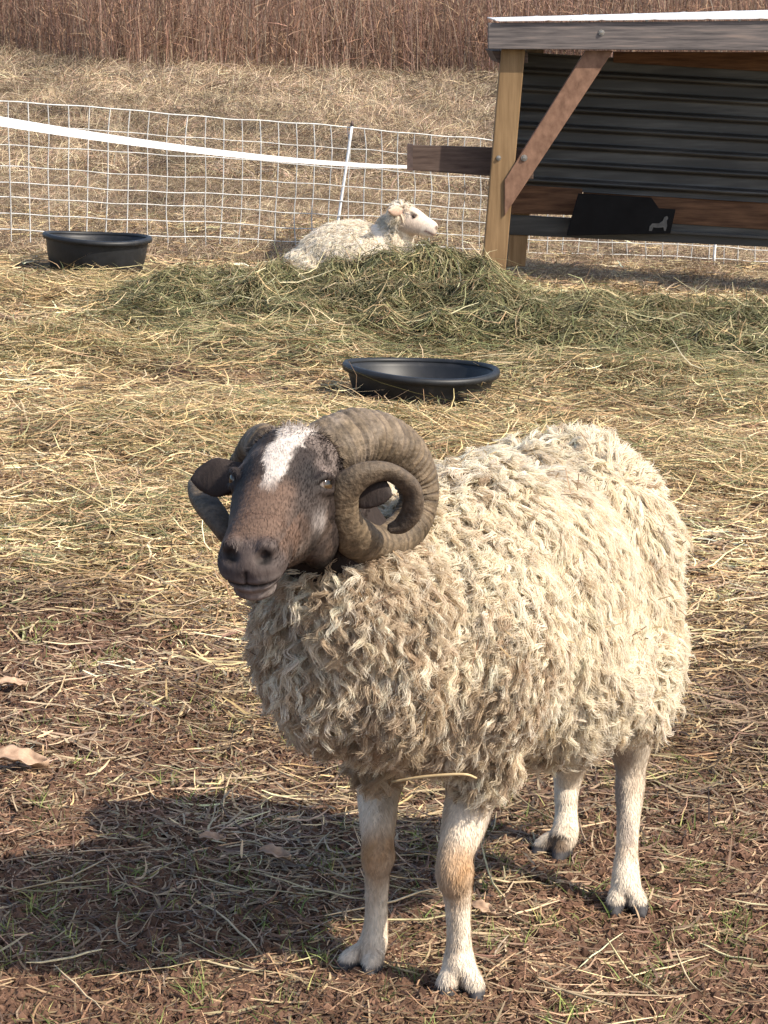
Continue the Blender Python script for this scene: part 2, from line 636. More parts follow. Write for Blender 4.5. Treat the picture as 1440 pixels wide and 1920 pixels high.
# long stalks lying here and there
N3 = 200
x, y = in_view_xy(N3, 3.0, 9.0, 1.5, 0.22)
c = pick([(0.55, 0.43, 0.26), (0.42, 0.31, 0.19), (0.66, 0.53, 0.32)], N3, 0.12)
parts.append(straw_strands(x, y, rng.uniform(0.10, 0.24, N3), rng.uniform(0.0014, 0.0024, N3), rng.random(N3) * 0.008 + 0.004, 6, 0.22, c, sides=3, up=0.08))
v, q, c = merge(parts)
tn = noise(v * A(1, 0.6, 0), 3.2, 195, 3)[:, None]
c = np.clip(c * (1.04 + 0.75 * tn * np.array([[0.9, 1.0, 1.1]])), 0.015, 0.85)
straw = mesh_np('loose_straw', v, q, M_straw, cols=c)
tag(straw, 'loose golden straw and chaff strewn over the bare soil', kind='stuff')

# --- soil crumbs close to the camera
def crumbs(n):
    x, y = in_view_xy(n, 2.9, 7.0, 1.7, 0.25)
    r = np.minimum(rng.gamma(2.2, 0.0020, n) + 0.0018, 0.009)
    base = np.array([[1, 0, 0], [0, 1, 0], [-1, 0, 0], [0, -1, 0], [0, 0, 1], [0, 0, -1]], float)
    f = np.array([[0, 1, 4], [1, 2, 4], [2, 3, 4], [3, 0, 4], [1, 0, 5], [2, 1, 5], [3, 2, 5], [0, 3, 5]])
    mid = nrm((base[f[:, 0]] + base[f[:, 1]] + base[f[:, 2]]))
    pts = np.vstack([base, mid])
    ff = []
    for i, t in enumerate(f):
        for a_, b_ in ((0, 1), (1, 2), (2, 0)):
            ff.append((t[a_], t[b_], 6 + i))
    ff = np.array(ff)
    V = pts[None] * (1 + 0.17 * rng.normal(size=(n, 14, 1))) * r[:, None, None] * rng.uniform(0.7, 1.3, (n, 1, 3))
    V = V + np.stack([x, y, ground_z(x, y) + r * 0.3], -1)[:, None]
    F_ = ff[None] + (np.arange(n) * 14)[:, None, None]
    return V.reshape(-1, 3), F_.reshape(-1, 3)


v, f = crumbs(80000)
clods = mesh_np('soil_crumbs', v, f, M_clod, smooth=False)
tag(clods, 'crumbly dark red brown soil lumps trodden loose', kind='stuff')

# --- sprigs of green grass
def sprigs(n, y0, y1, blades, hmin, hmax, cols, spread=0.03, half=0.23, w=0.0013, power=1.6, lean=0.6, cl=None):
    cx, cy = in_view_xy(n, y0, y1, power, half) if cl is None else cl
    x = np.repeat(cx, blades) + rng.normal(size=n * blades) * spread
    y = np.repeat(cy, blades) + rng.normal(size=n * blades) * spread
    m = n * blades
    h = rng.uniform(hmin, hmax, m)
    d = rng.normal(size=(m, 2)) * lean
    t = np.linspace(0, 1, 4)[None]
    P = np.stack([x[:, None] + d[:, :1] * h[:, None] * t ** 1.7, y[:, None] + d[:, 1:] * h[:, None] * t ** 1.7,
                  ground_z(x, y)[:, None] - 0.003 + h[:, None] * t * (1 - 0.3 * t * np.abs(d[:, :1]))], -1)
    W = w * (1.05 - t) * rng.uniform(0.6, 1.4, (m, 1))
    return strands(P, W, 2, pick(cols, m, 0.2))


v, q, c = sprigs(620, 3.0, 8.5, 16, 0.012, 0.045, [(0.17, 0.22, 0.06), (0.25, 0.30, 0.09), (0.33, 0.33, 0.12), (0.12, 0.16, 0.05)], 0.014)
tag(mesh_np('green_grass', v, q, M_hay, cols=c), 'sparse short green grass sprouting through the soil', kind='stuff')

# --- dry grass of the pasture beyond the net
parts = []
nc = 17500
cx_, cy_ = in_view_xy(nc, 13.8, 46.0, 1.25, 0.34)
DRY = [(0.40, 0.30, 0.17), (0.50, 0.40, 0.24), (0.30, 0.21, 0.13), (0.20, 0.13, 0.08), (0.38, 0.27, 0.18), (0.56, 0.46, 0.29), (0.34, 0.27, 0.15)]
sc = sstep(14, 40, cy_)
for lo_, hi_, s0, s1, hh in ((13.5, 20, 0.0, 0, (0.03, 0.10)), (20, 30, 0, 0, (0.06, 0.18)), (30, 47, 0, 0, (0.10, 0.30))):
    m = (cy_ >= lo_) & (cy_ < hi_)
    k = int(m.sum())
    parts.append(sprigs(k, 0, 0, 16, hh[0], hh[1], DRY, 0.07 + 0.02 * (lo_ > 19), w=0.0022 + 0.0016 * (lo_ > 19) + 0.0022 * (lo_ > 29), lean=1.3, cl=(cx_[m], cy_[m])))
v, q, c = merge(parts)
tn = noise(v * A(1, 0.4, 0), 3.4, 95, 3)[:, None]
tw = noise(v * A(1, 0.35, 0), 0.7, 97, 2)[:, None]
c = np.clip(c * np.array([[0.98, 0.97, 1.06]]) * (1 + 0.75 * tn + 0.45 * tw), 0.02, 0.8)
tag(mesh_np('dry_grass', v, q, M_straw, cols=c), 'matted pale brown winter grass covering the slope behind the net', kind='stuff')

# --- tall dead grass along the top
def tall_grass(n):
    # the edge of the stand wanders and thins out downhill
    y = rng.uniform(0, 1, n) ** 1.6 * 9
    x = rng.uniform(-16, 16, n)
    y = y + 34.6 + 0.09 * (x + 5) + 2.4 * noise(np.stack([x, x * 0], -1), 0.35, 91, 2) - 0.10 * np.clip(-x, -6, 6) * -1
    front_ = 1 - sstep(0, 3.0, y - 34.6 - 0.09 * (x + 5) - 2.4 * noise(np.stack([x, x * 0], -1), 0.35, 91, 2))
    h = rng.uniform(1.5, 2.9, n) * (1 - 0.45 * (rng.random(n) < 0.3)) * (1 - 0.75 * front_ * rng.random(n))
    lean = rng.normal(size=(n, 2)) * 0.13
    k = rng.random(n) < 0.05
    lean[k] *= 4
    t = np.linspace(0, 1, 5)[None]
    P = np.stack([x[:, None] + lean[:, :1] * h[:, None] * t ** 1.5, y[:, None] + lean[:, 1:] * h[:, None] * t ** 1.5,
                  base_z(x, y)[:, None] - 0.03 + h[:, None] * t], -1)
    W = rng.uniform(0.0025, 0.0065, (n, 1)) * (1 - 0.5 * t)
    P = P + 0.03 * rng.normal(size=P.shape) * np.array([1, 1, 0]) * t[..., None]
    c = pick([(0.27, 0.165, 0.122), (0.30, 0.19, 0.14), (0.24, 0.14, 0.10), (0.33, 0.22, 0.16), (0.21, 0.125, 0.092), (0.37, 0.28, 0.21)], n, 0.18)
    a = strands(P, W, 2, c, twist=np.broadcast_to(A(0, 1, 0), (n, 1, 3)) + 0.3 * rng.normal(size=(n, 1, 3)))
    # side leaves and seed wisps
    m = n * 4
    i = np.repeat(np.arange(n), 4)
    f = rng.uniform(0.1, 1.0, m)
    kk = (f * 3.999).astype(int)
    S = P[i, kk] + (P[i, kk + 1] - P[i, kk]) * (f * 4 - kk)[:, None]
    d = nrm(np.stack([rng.normal(size=m), rng.normal(size=m) * 0.6, np.abs(rng.normal(size=m)) * 1.5 + 0.3], -1))
    L = rng.uniform(0.12, 0.45, m)
    t3 = np.linspace(0, 1, 4)[None, :, None]
    Q = S[:, None] + d[:, None] * L[:, None, None] * t3 + A(0, 0, -0.22)[None, None] * L[:, None, None] * t3 ** 2
    W2 = rng.uniform(0.003, 0.007, (m, 1)) * (1.1 - t3[..., 0])
    b = strands(Q, W2, 2, pick([(0.30, 0.17, 0.11), (0.38, 0.24, 0.15), (0.22, 0.12, 0.08)], m, 0.2))
    return merge([a, b])


v, q, c = tall_grass(26000)
tag(mesh_np('tall_dead_grass', v, q, M_straw, cols=c), 'thick stand of tall russet dead grass along the top of the slope', kind='stuff')
# ------------------------------------------------------------------ background objects
M_old = mat_noise('weathered_board', [(0.3, (0.055, 0.05, 0.052)), (0.55, (0.15, 0.13, 0.125)), (0.75, (0.26, 0.20, 0.17))], 7, 0.85, 0.2, 0.4, 0.003, stretch=(0.5, 4, 9))
M_post = mat_noise('treated_post', [(0.3, (0.15, 0.090, 0.042)), (0.7, (0.27, 0.175, 0.090))], 6, 0.75, 0.25, 0.3, 0.002, stretch=(8, 8, 0.6))
M_brace = mat_noise('red_brown_brace', [(0.3, (0.13, 0.070, 0.045)), (0.7, (0.26, 0.15, 0.10))], 9, 0.75, 0.25, 0.3, 0.002, stretch=(3, 6, 2))
M_inner = mat_noise('brown_inner_board', [(0.3, (0.045, 0.022, 0.013)), (0.7, (0.15, 0.080, 0.045))], 7, 0.8, 0.2, 0.3, 0.002, stretch=(0.7, 4, 8))
M_dark = mat_noise('dark_board', [(0.3, (0.05, 0.032, 0.026)), (0.7, (0.13, 0.09, 0.072))], 8, 0.8, 0.2, 0.3, 0.002, stretch=(0.7, 4, 8))
M_tin = mat_noise('corrugated_tin', [(0.3, (0.022, 0.022, 0.022)), (0.5, (0.038, 0.038, 0.038)), (0.72, (0.095, 0.095, 0.092))], 5, 0.45, 0.5, 0.05, 0.001, stretch=(0.3, 1, 4), metal=0.25)  # lighter streaks in the colour stand for highlights along the ridges
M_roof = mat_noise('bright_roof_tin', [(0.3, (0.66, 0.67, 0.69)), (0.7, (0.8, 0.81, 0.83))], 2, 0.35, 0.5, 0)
M_bolt = mat_noise('steel_bolt', [(0.3, (0.22, 0.20, 0.18)), (0.7, (0.40, 0.38, 0.35))], 80, 0.4, 0.5, 0.1, 0.001, metal=0.7)
M_net = mat_noise('net_twine', [(0.3, (0.38, 0.38, 0.38)), (0.7, (0.66, 0.66, 0.64))], 25, 0.7, 0.3, 0)
M_white = mat_noise('white_plastic', [(0.3, (0.72, 0.74, 0.78)), (0.7, (0.86, 0.87, 0.88))], 30, 0.45, 0.4, 0.1, 0.001)
M_cap = mat_noise('dark_post_cap', [(0.3, (0.05, 0.035, 0.03)), (0.7, (0.12, 0.08, 0.07))], 30, 0.6, 0.3, 0)
M_black = mat_noise('black_panel', [(0.3, (0.0025, 0.0025, 0.003)), (0.7, (0.007, 0.007, 0.008))], 10, 0.75, 0.15, 0.05, 0.001)
M_leaf = mat_noise('dead_leaf_brown', [(0.3, (0.24, 0.15, 0.10)), (0.7, (0.46, 0.32, 0.22))], 60, 0.6, 0.35, 0.4, 0.001)

# --- shelter
YF, YB = 13.45, 14.10
sh_base = U(925, 480, YF)
shelter = empty('animal_shelter', sh_base, 'low open shelter of grey and brown boards with dark corrugated back wall', 'shelter')


def part(name, VP, mat, parent, bevel=0.004, label=None):
    o = mesh_obj(name, VP[0], VP[1], mat, None, bevel=bevel)
    adopt(o, parent)
    if label: o['label'] = label
    return o


def part_of(name, VP, mat, parent_part, root, bevel=0.0):
    """Sub-part of a part that itself sits under root (all in world coordinates)."""
    o = mesh_obj(name, VP[0], VP[1], mat, None, bevel=bevel)
    o.parent = parent_part
    o.matrix_parent_inverse = Matrix.Identity(4)
    return o


def bolt_geo(c, r=0.012, t=0.010):
    c = np.asarray(c)
    a = np.arange(8) * math.pi / 4
    V, P = [], []
    rr = [(r * 1.35, 0), (r * 1.35, -t * 0.35), (r, -t * 0.35), (r * 0.8, -t), (0.001, -t * 1.1)]
    for q_, dy in rr:
        V += [c + A(q_ * math.cos(t_), dy, q_ * math.sin(t_)) for t_ in a]
    for i in range(len(rr) - 1):
        P += [(i * 8 + j, i * 8 + (j + 1) % 8, (i + 1) * 8 + (j + 1) % 8, (i + 1) * 8 + j) for j in range(8)]
    P.append(tuple(range(8)))
    return V, P


def xz(px, py, y):
    return U(px, py, y)


# fascia board along the front edge of the roof
fascia = part('fascia_board', prism([xz(915, 43, YF - 0.06), xz(915, 92, YF - 0.06), xz(2300, 100, YF - 0.06), xz(2300, 32, YF - 0.06)], 0.045), M_old, shelter, 0.005)
part_of('bolt', bolt_geo(xz(1128, 61, YF - 0.061)), M_bolt, fascia, shelter)
# front posts
post = part('post', prism([xz(940, 92, YF), xz(985, 92, YF), xz(947, 520, YF), xz(903, 520, YF)], 0.10), M_post, shelter, 0.006)
part_of('bolt', bolt_geo(xz(935, 296, YF - 0.001), 0.010), M_bolt, post, shelter)
part('post', prism([xz(2240, 92, YF), xz(2285, 92, YF), xz(2285, 560, YF), xz(2240, 560, YF)], 0.10), M_post, shelter, 0.006)
part('post', prism([xz(985, 92, YB + 0.03), xz(1020, 92, YB + 0.03), xz(985, 500, YB + 0.03), xz(950, 500, YB + 0.03)], 0.09), M_post, shelter, 0.006)
part('post', prism([xz(2190, 92, YB + 0.03), xz(2225, 92, YB + 0.03), xz(2225, 540, YB + 0.03), xz(2190, 540, YB + 0.03)], 0.09), M_post, shelter, 0.006)
brace = part('brace', prism([xz(1098, 95, YF - 0.012), xz(1150, 95, YF - 0.012), xz(946, 405, YF - 0.012), xz(946, 338, YF - 0.012)], 0.06), M_brace, shelter, 0.004)
part_of('bolt', bolt_geo(xz(983, 296, YF - 0.0125), 0.013), M_bolt, brace, shelter)
part('side_beam', prism([xz(922, 95, YF + 0.02), xz(990, 97, YF + 0.02), xz(990, 118, YF + 0.02), xz(934, 118, YF + 0.02)], 0.9), M_dark, shelter, 0.004)
rail = part('rail', prism([xz(766, 272, YF + 0.15), xz(1000, 279, YF + 0.15), xz(1000, 336, YF + 0.15), xz(766, 319, YF + 0.15)], 0.045), M_dark, shelter, 0.004)
part_of('end_face', prism([xz(763.5, 270, YF + 0.147), xz(774, 270.5, YF + 0.147), xz(774, 320, YF + 0.147), xz(763.5, 319, YF + 0.147)], 0.052), M_cap, rail, shelter)  # darker end face of the rail, a thin piece over its end
# corrugated back wall: ridges run along the wall
def corr_wall():
    xa, xb = xz(952, 200, YB)[0], xz(2210, 200, YB)[0]
    zt, zb = xz(985, 96, YB)[2], xz(985, 352, YB)[2]
    X = np.linspace(xa, xb, 60)
    nz_ = 150
    s = np.linspace(0, 1, nz_)
    Z = zt + (zb - zt) * s[None, :] - 0.058 * (X[:, None] - xa)
    ph = (zt - (zt + (zb - zt) * s)) / 0.098
    prof = np.abs((ph % 1) - 0.5) * 2
    Y = YB - 0.026 * sstep(0.55, 0.9, prof)[None, :] + 0.004 * np.sin(X[:, None] * 9)
    Y = Y - 0.005 * (X[:, None] % 1.0 > 0.93)
    f = np.stack([np.broadcast_to(X[:, None], Z.shape), Y, Z], -1)
    b = f + A(0, 0.012, 0)
    V = np.concatenate([f.reshape(-1, 3), b.reshape(-1, 3)])
    n_ = len(X) * nz_
    gi_ = np.arange(n_).reshape(len(X), nz_)
    q1 = np.stack([gi_[:-1, :-1], gi_[:-1, 1:], gi_[1:, 1:], gi_[1:, :-1]], -1).reshape(-1, 4)
    edge = np.concatenate([gi_[0, :], gi_[1:, -1], gi_[-1, -2::-1], gi_[-2:0:-1, 0]])
    e2 = np.roll(edge, -1)
    rim = np.stack([edge, e2, e2 + n_, edge + n_], -1)
    return V, [q1, q1[:, ::-1] + n_, rim]


v, f = corr_wall()
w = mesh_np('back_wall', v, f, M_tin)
adopt(w, shelter)
part('kick_board', prism([xz(950, 345, YB - 0.005), xz(1092, 354, YB - 0.005), xz(1092, 404, YB - 0.005), xz(950, 400, YB - 0.005)], 0.03), M_inner, shelter, 0.003)
part('kick_board', prism([xz(1094, 352, YB + 0.01), xz(2210, 418, YB + 0.01), xz(2210, 482, YB + 0.01), xz(1094, 408, YB + 0.01)], 0.03), M_inner, shelter, 0.003)
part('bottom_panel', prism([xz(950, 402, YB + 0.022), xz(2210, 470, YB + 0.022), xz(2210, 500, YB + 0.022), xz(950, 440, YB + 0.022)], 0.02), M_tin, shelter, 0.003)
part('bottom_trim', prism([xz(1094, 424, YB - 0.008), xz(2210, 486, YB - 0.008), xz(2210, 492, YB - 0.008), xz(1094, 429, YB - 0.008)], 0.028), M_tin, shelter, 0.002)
part('top_board', prism([xz(1150, 97, YB - 0.05), xz(2210, 100, YB - 0.05), xz(2210, 180, YB - 0.05), xz(1150, 117, YB - 0.05)], 0.03), M_inner, shelter, 0.003)
# roof sheet, climbing slightly to the back
def roof():
    x0, x1 = xz(928, 40, YF)[0], xz(2320, 40, YF)[0]
    zf0 = xz(915, 40, YF - 0.075)[2]
    zf1 = xz(2300, 27, YF - 0.075)[2]
    X = np.linspace(x0, x1, 170)
    Yr = np.array([YF - 0.075, YB + 0.35])
    V = []
    for dz in (0.0, 0.006):
        for i, xx in enumerate(X):
            ridge = 0.003 * (i % 12 == 0)
            zf = zf0 + (zf1 - zf0) * (xx - x0) / (x1 - x0)
            V.append((xx, Yr[0], zf + dz + ridge))
            V.append((xx, Yr[1], zf + dz + ridge + 0.012 + 0.03 * (xx - x0) / 1.7))
    n_ = len(X) * 2
    P = []
    for i in range(len(X) - 1):
        a = 2 * i
        P += [(a, a + 1, a + 3, a + 2), (n_ + a, n_ + a + 2, n_ + a + 3, n_ + a + 1), (a, a + 2, n_ + a + 2, n_ + a), (a + 1, n_ + a + 1, n_ + a + 3, a + 3)]
    P += [(0, n_, n_ + 1, 1), (n_ - 2, n_ - 1, 2 * n_ - 1, 2 * n_ - 2)]
    return V, P


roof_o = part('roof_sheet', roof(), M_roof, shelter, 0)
for px in (1070, 1212, 1385):
    zz = xz(px, 38, YF - 0.03)
    part_of('screw', bolt_geo(A(zz[0], YF - 0.062, zz[2]), 0.006, 0.006), M_bolt, roof_o, shelter)
# panel added for a blacked-out patch, pale sheep-shaped emblem at its corner
pn_y = YB - 0.14
panel = empty('blackout_panel', xz(1165, 440, pn_y), 'matt black panel added for a blacked-out patch inside the shelter, with a small pale animal emblem', 'panel')
pb = mesh_obj('board', *prism([xz(1085, 363, pn_y), xz(1222, 371, pn_y), xz(1236, 391, pn_y), xz(1267, 393, pn_y), xz(1257, 438, pn_y), xz(1062, 442, pn_y)], 0.03), M_black, bevel=0.003)
adopt(pb, panel)
M_emb = mat_noise('pale_emblem', [(0.3, (0.07, 0.07, 0.068)), (0.7, (0.13, 0.13, 0.125))], 40, 0.7, 0.2, 0)
em = [(1217, 433), (1218, 425), (1223, 419), (1236, 419), (1243, 414), (1246, 407), (1251, 405), (1253, 409), (1250, 414), (1251, 424), (1248, 433), (1245, 433), (1244, 426), (1236, 427), (1230, 427), (1225, 426), (1222, 433)]
eo = mesh_obj('emblem', *prism([xz(a, b, pn_y - 0.004) for a, b in em], 0.003), M_emb)
adopt(eo, panel)

# --- netting fence
ctrl = np.array([  # px, y distance, base row, top row
    (-900, 12.6, 418, 150), (-260, 13.6, 434, 175), (0, 14.0, 446, 190), (330, 14.5, 460, 212), (660, 15.1, 472, 238),
    (900, 15.6, 482, 262), (1440, 16.5, 503, 303), (2300, 17.6, 530, 350)], float)


def net_point(px, s):
    """px column, s = 0 bottom .. 1 top"""
    y = np.interp(px, ctrl[:, 0], ctrl[:, 1])
    b, t = np.interp(px, ctrl[:, 0], ctrl[:, 2]), np.interp(px, ctrl[:, 0], ctrl[:, 3])
    pb_, pt_ = U(px, b, y), U(px, t, y)
    return pb_ + (pt_ - pb_) * s


fence = empty('netting_fence', net_point(300, 0), 'white electric netting fence with square mesh and slim white posts', 'fence')
pxs = np.arange(-860, 2260, 6.0)
rows = [1.0, 0.83, 0.68, 0.53, 0.41, 0.30, 0.18, 0.07]
base_line = np.array([net_point(p, 0) for p in pxs])
top_line = np.array([net_point(p, 1) for p in pxs])
arc = np.concatenate([[0], np.cumsum(np.linalg.norm(np.diff(base_line[:, :2], axis=0), axis=1))])
def at_arc(a, s):
    i = np.clip(np.searchsorted(arc, a) - 1, 0, len(arc) - 2)
    f_ = ((a - arc[i]) / (arc[i + 1] - arc[i]))[..., None]
    b = base_line[i] * (1 - f_) + base_line[i + 1] * f_
    t = top_line[i] * (1 - f_) + top_line[i + 1] * f_
    s = np.asarray(s)[..., None]
    p = b + (t - b) * s
    wob = np.stack([a * 1.7, s[..., 0] * 2.5], -1)
    return p + np.stack([0.012 * noise(wob, 1.5, 3), 0.02 * noise(wob, 1.1, 4), 0.010 * noise(wob, 1.7, 5)], -1)


parts = []
aa = np.linspace(0.02, arc[-1] - 0.02, 420)
for s in rows:
    P = at_arc(aa, np.full_like(aa, s))[None]
    sag = 0.012 * np.sin(aa / 0.117 * 1.0) ** 2
    P = P - np.stack([sag * 0, sag * 0, sag * 0.3], -1)[None]
    parts.append(strands(P, np.full(P.shape[:2], 0.0040 if s == 1.0 else 0.0032), 4, np.full((1, 3), 0.6)))
va = np.arange(0.03, arc[-1] - 0.03, 0.118)
ss = np.linspace(1.0, -0.02, 12)
P = at_arc(np.repeat(va[:, None], 12, 1), np.repeat(ss[None], len(va), 0))
P[..., 0] += (0.012 * rng.normal(size=(len(va), 1))) * (1 - ss[None])
parts.append(strands(P, np.full(P.shape[:2], 0.0033), 4, np.full((len(va), 3), 0.6)))
v, q, c = merge(parts)
net = mesh_np('net', v, q, M_net)
adopt(net, fence)
for (tx, ty, bx, by) in ((660, 238, 625, 476), (1352, 296, 1338, 500), (-240, 178, -262, 440)):
    yy = np.interp(tx, ctrl[:, 0], ctrl[:, 1]) - 0.02
    p0, p1 = U(bx, by, yy), U(tx, ty - 2, yy)
    po = mesh_obj('post', *tube([p0, (p0 + p1) / 2, p1], [0.0085] * 3, 10, 12), M_white, smooth=True)
    adopt(po, fence)
    cp = mesh_obj('post_cap', *tube([p1, p1 + A(0.001, 0, 0.015), p1 + A(0.001, 0, 0.028)], [0.011, 0.011, 0.004], 10, 8), M_cap, smooth=True)
    cp.parent = po

# --- broad white tape running from the left up to the shelter rail
def tape():
    a, b = U(-420, 150, 7.6), U(763, 313, YF + 0.15)
    m = 60
    t = np.linspace(0, 1, m)
    P = a + (b - a) * t[:, None] - A(0, 0, 1) * (0.05 * 4 * t * (1 - t))[:, None]
    wv = 0.0195 - 0.0115 * t
    V, Pf = [], []
    for i in range(m):
        tw = 0.15 * math.sin(i * 0.23)
        u = A(0, math.sin(tw), math.cos(tw)) * wv[i]
        nn = A(0, math.cos(tw), -math.sin(tw)) * 0.0012
        V += [P[i] + u - nn, P[i] + u + nn, P[i] - u + nn, P[i] - u - nn]
    for i in range(m - 1):
        for j in range(4):
            k = (j + 1) % 4
            Pf.append((4 * i + j, 4 * i + k, 4 * i + 4 + k, 4 * i + 4 + j))
    Pf += [(0, 1, 2, 3), (4 * m - 1, 4 * m - 2, 4 * m - 3, 4 * m - 4)]
    return V, Pf, a


v, p_, ta = tape()
tp = mesh_obj('fence_tape', v, p_, M_white)
tag(tp, 'broad bright white tape stretched across in front of the netting to the shelter rail', 'tape')

# --- rubber tubs
def tub(name, px, base_py, r_top, r_bot, h, label, tilt, y=None, lip=0.018):
    # ground point under the pixel
    d = -TOC + RT * (px - CX) / F_PX + UPV * (CY - base_py) / F_PX
    for yy in np.linspace(3, 20, 3000):
        pt = A(0, 0, CAM_H) + d * (yy / d[1])
        if pt[2] <= base_z(pt[0], pt[1]):
            break
    pt = pt + A(0, r_bot, 0)
    pt[2] = base_z(pt[0], pt[1]) - 0.005
    root = empty(name, pt, label, 'tub' if h > 0.15 else 'feed pan', 'black rubber feeding tubs')
    root.rotation_euler = (tilt[0], tilt[1], 0)
    prof_body = [(0.001, 0.0), (r_bot * 0.97, 0.0), (r_bot, 0.008), (r_bot + (r_top - r_bot) * 0.45, h * 0.45), (r_top - 0.012, h - 0.022),
                 (r_top - 0.012, h - 0.012), (r_top - 0.020, h - 0.012), (r_top - 0.028, h - 0.03), (r_bot - 0.004, 0.030), (r_bot - 0.03, 0.016), (0.001, 0.014)]
    prof_rim = [(r_top - 0.021, h - 0.014), (r_top - 0.006, h - 0.026), (r_top + 0.004, h - 0.024), (r_top + 0.006, h - 0.008), (r_top, h), (r_top - 0.012, h + 0.002), (r_top - 0.021, h - 0.006)]
    for nm, pr, closed in (('bowl', prof_body, False), ('rim', prof_rim, True)):
        n_ = 96
        a = np.arange(n_) * 2 * math.pi / n_
        V = []
        for (r, z) in pr:
            rr = r * (1 + 0.006 * np.sin(3 * a + 0.5) + (0.004 * np.sin(5 * a)))
            V += [(rr[i] * math.cos(a[i]), rr[i] * math.sin(a[i]), z + 0.006 * math.sin(2 * a[i] + 1) * z / h) for i in range(n_)]
        m = len(pr)
        P = []
        for i in range(m if closed else m - 1):
            i2 = (i + 1) % m
            P += [(i * n_ + j, i * n_ + (j + 1) % n_, i2 * n_ + (j + 1) % n_, i2 * n_ + j) for j in range(n_)]
        o = mesh_obj(nm, V, P, M_rubber, root, smooth=True)
    return root, pt


t1, p1_ = tub('rubber_tub', 170, 520, 0.272, 0.228, 0.195, 'deep black rubber tub standing in front of the netting fence', (0.0, 0.055))
t2, p2_ = tub('feed_pan', 788, 766, 0.279, 0.232, 0.122, 'shallow black rubber feed pan lying in the straw just behind the ram', (0.0, 0.05))

# --- hay pile
def pile_h(x, y):
    h = 0.192 * np.exp(-((x - 0.12) / 0.44) ** 2 - ((y - 11.55) / 0.62) ** 2)
    h = h + 0.05 * np.exp(-((x + 0.70) / 0.50) ** 4 - ((y - 11.6) / 0.8) ** 2)
    h = h + 0.085 * np.exp(-((x - 1.3) / 1.3) ** 4 - ((y - 11.2 + 0.12 * x) / 0.75) ** 2)
    h = h * (1 + 0.8 * noise(np.stack([x, y], -1), 4.5, 101, 3)) + 0.08 * noise(np.stack([x, y], -1), 9.0, 105, 2) * (h > 0.03)
    return np.maximum(h, 0)


def pile_z(x, y):
    return base_z(x, y) + pile_h(x, y)


X, Y = np.meshgrid(np.linspace(-1.9, 3.2, 230), np.linspace(9.8, 13.6, 120))
Z = pile_z(X, Y)
core_h = pile_h(X, Y)
Vt = np.stack([X, Y, Z - 0.035], -1)
gi = np.arange(X.size).reshape(X.shape)
gq = np.stack([gi[:-1, :-1], gi[:-1, 1:], gi[1:, 1:], gi[1:, :-1]], -1).reshape(-1, 4)
core = (Vt.reshape(-1, 3), gq, np.tile([[0.06, 0.05, 0.026]], (X.size, 1)))
n = 230000
x = rng.uniform(-1.95, 3.2, n); y = rng.uniform(9.9, 13.2, n)
keep = rng.random(n) < np.clip(pile_h(x, y) * 11, 0, 1)
x, y = x[keep], y[keep]
n = len(x)
c = np.where((rng.random(n) < 0.80)[:, None], pick(GREEN, n, 0.25) * 0.80, pick(GOLD, n, 0.2) * 0.7)
c = c * (1 + 0.45 * noise(np.stack([x, y], -1), 6.0, 88, 2))[:, None]
s1 = straw_strands(x, y, rng.gamma(5, 0.030, n) + 0.03, rng.uniform(0.0010, 0.0026, n), rng.random(n) ** 1.5 * 0.045, 6, 1.5, c, hz=pile_z, up=0.13)
n = 1500
x = rng.uniform(-1.6, 3.0, n); y = rng.uniform(10.2, 12.6, n)
keep = pile_h(x, y) > 0.05
x, y = x[keep], y[keep]; n = len(x)
c = pick([(0.50, 0.44, 0.25), (0.38, 0.35, 0.19), (0.58, 0.50, 0.32)], n, 0.15)
s2 = straw_strands(x, y, rng.uniform(0.12, 0.42, n), rng.uniform(0.0015, 0.0028, n), rng.random(n) * 0.04 + 0.01, 6, 0.6, c, hz=pile_z, up=0.16)
v, q, c = merge([core, s1, s2])
pile = mesh_np('hay_pile', v, q, M_hay, cols=c)
tag(pile, 'long heap of loose greenish hay between the shelter post and the feed pan', 'hay pile')
pile['kind'] = 'thing'

def in_tub(x, y):
    return (np.hypot(x - p1_[0], y - p1_[1]) < 0.30) | (np.hypot(x - p2_[0], y - p2_[1]) < 0.31)


# --- wads of hay lying on the straw in the yard
def wad(px, py, sx, sy, h, n, greens=0.5):
    d = -TOC + RT * (px - CX) / F_PX + UPV * (CY - py) / F_PX
    yy = CAM_H / -(d[2] / d[1]); pt = A(0, 0, CAM_H) + d * (yy / d[1])
    x = pt[0] + rng.normal(size=n) * sx; y = pt[1] + rng.normal(size=n) * sy
    k = ~in_tub(x, y)
    x, y = x[k], y[k]; n = len(x)
    zf = lambda a, b: ground_z(a, b) + h * np.exp(-((a - pt[0]) / sx / 1.3) ** 2 - ((b - pt[1]) / sy / 1.3) ** 2) * (1 + 0.4 * noise(np.stack([a, b], -1), 7.0, 55, 2))
    c = np.where((rng.random(n) < greens)[:, None], pick(GREEN, n, 0.2), pick(GOLD, n, 0.2))
    return straw_strands(x, y, rng.gamma(5, 0.028, n) + 0.03, rng.uniform(0.001, 0.0021, n), rng.random(n) ** 1.5 * 0.03, 6, 1.0, c, hz=zf, up=0.12)


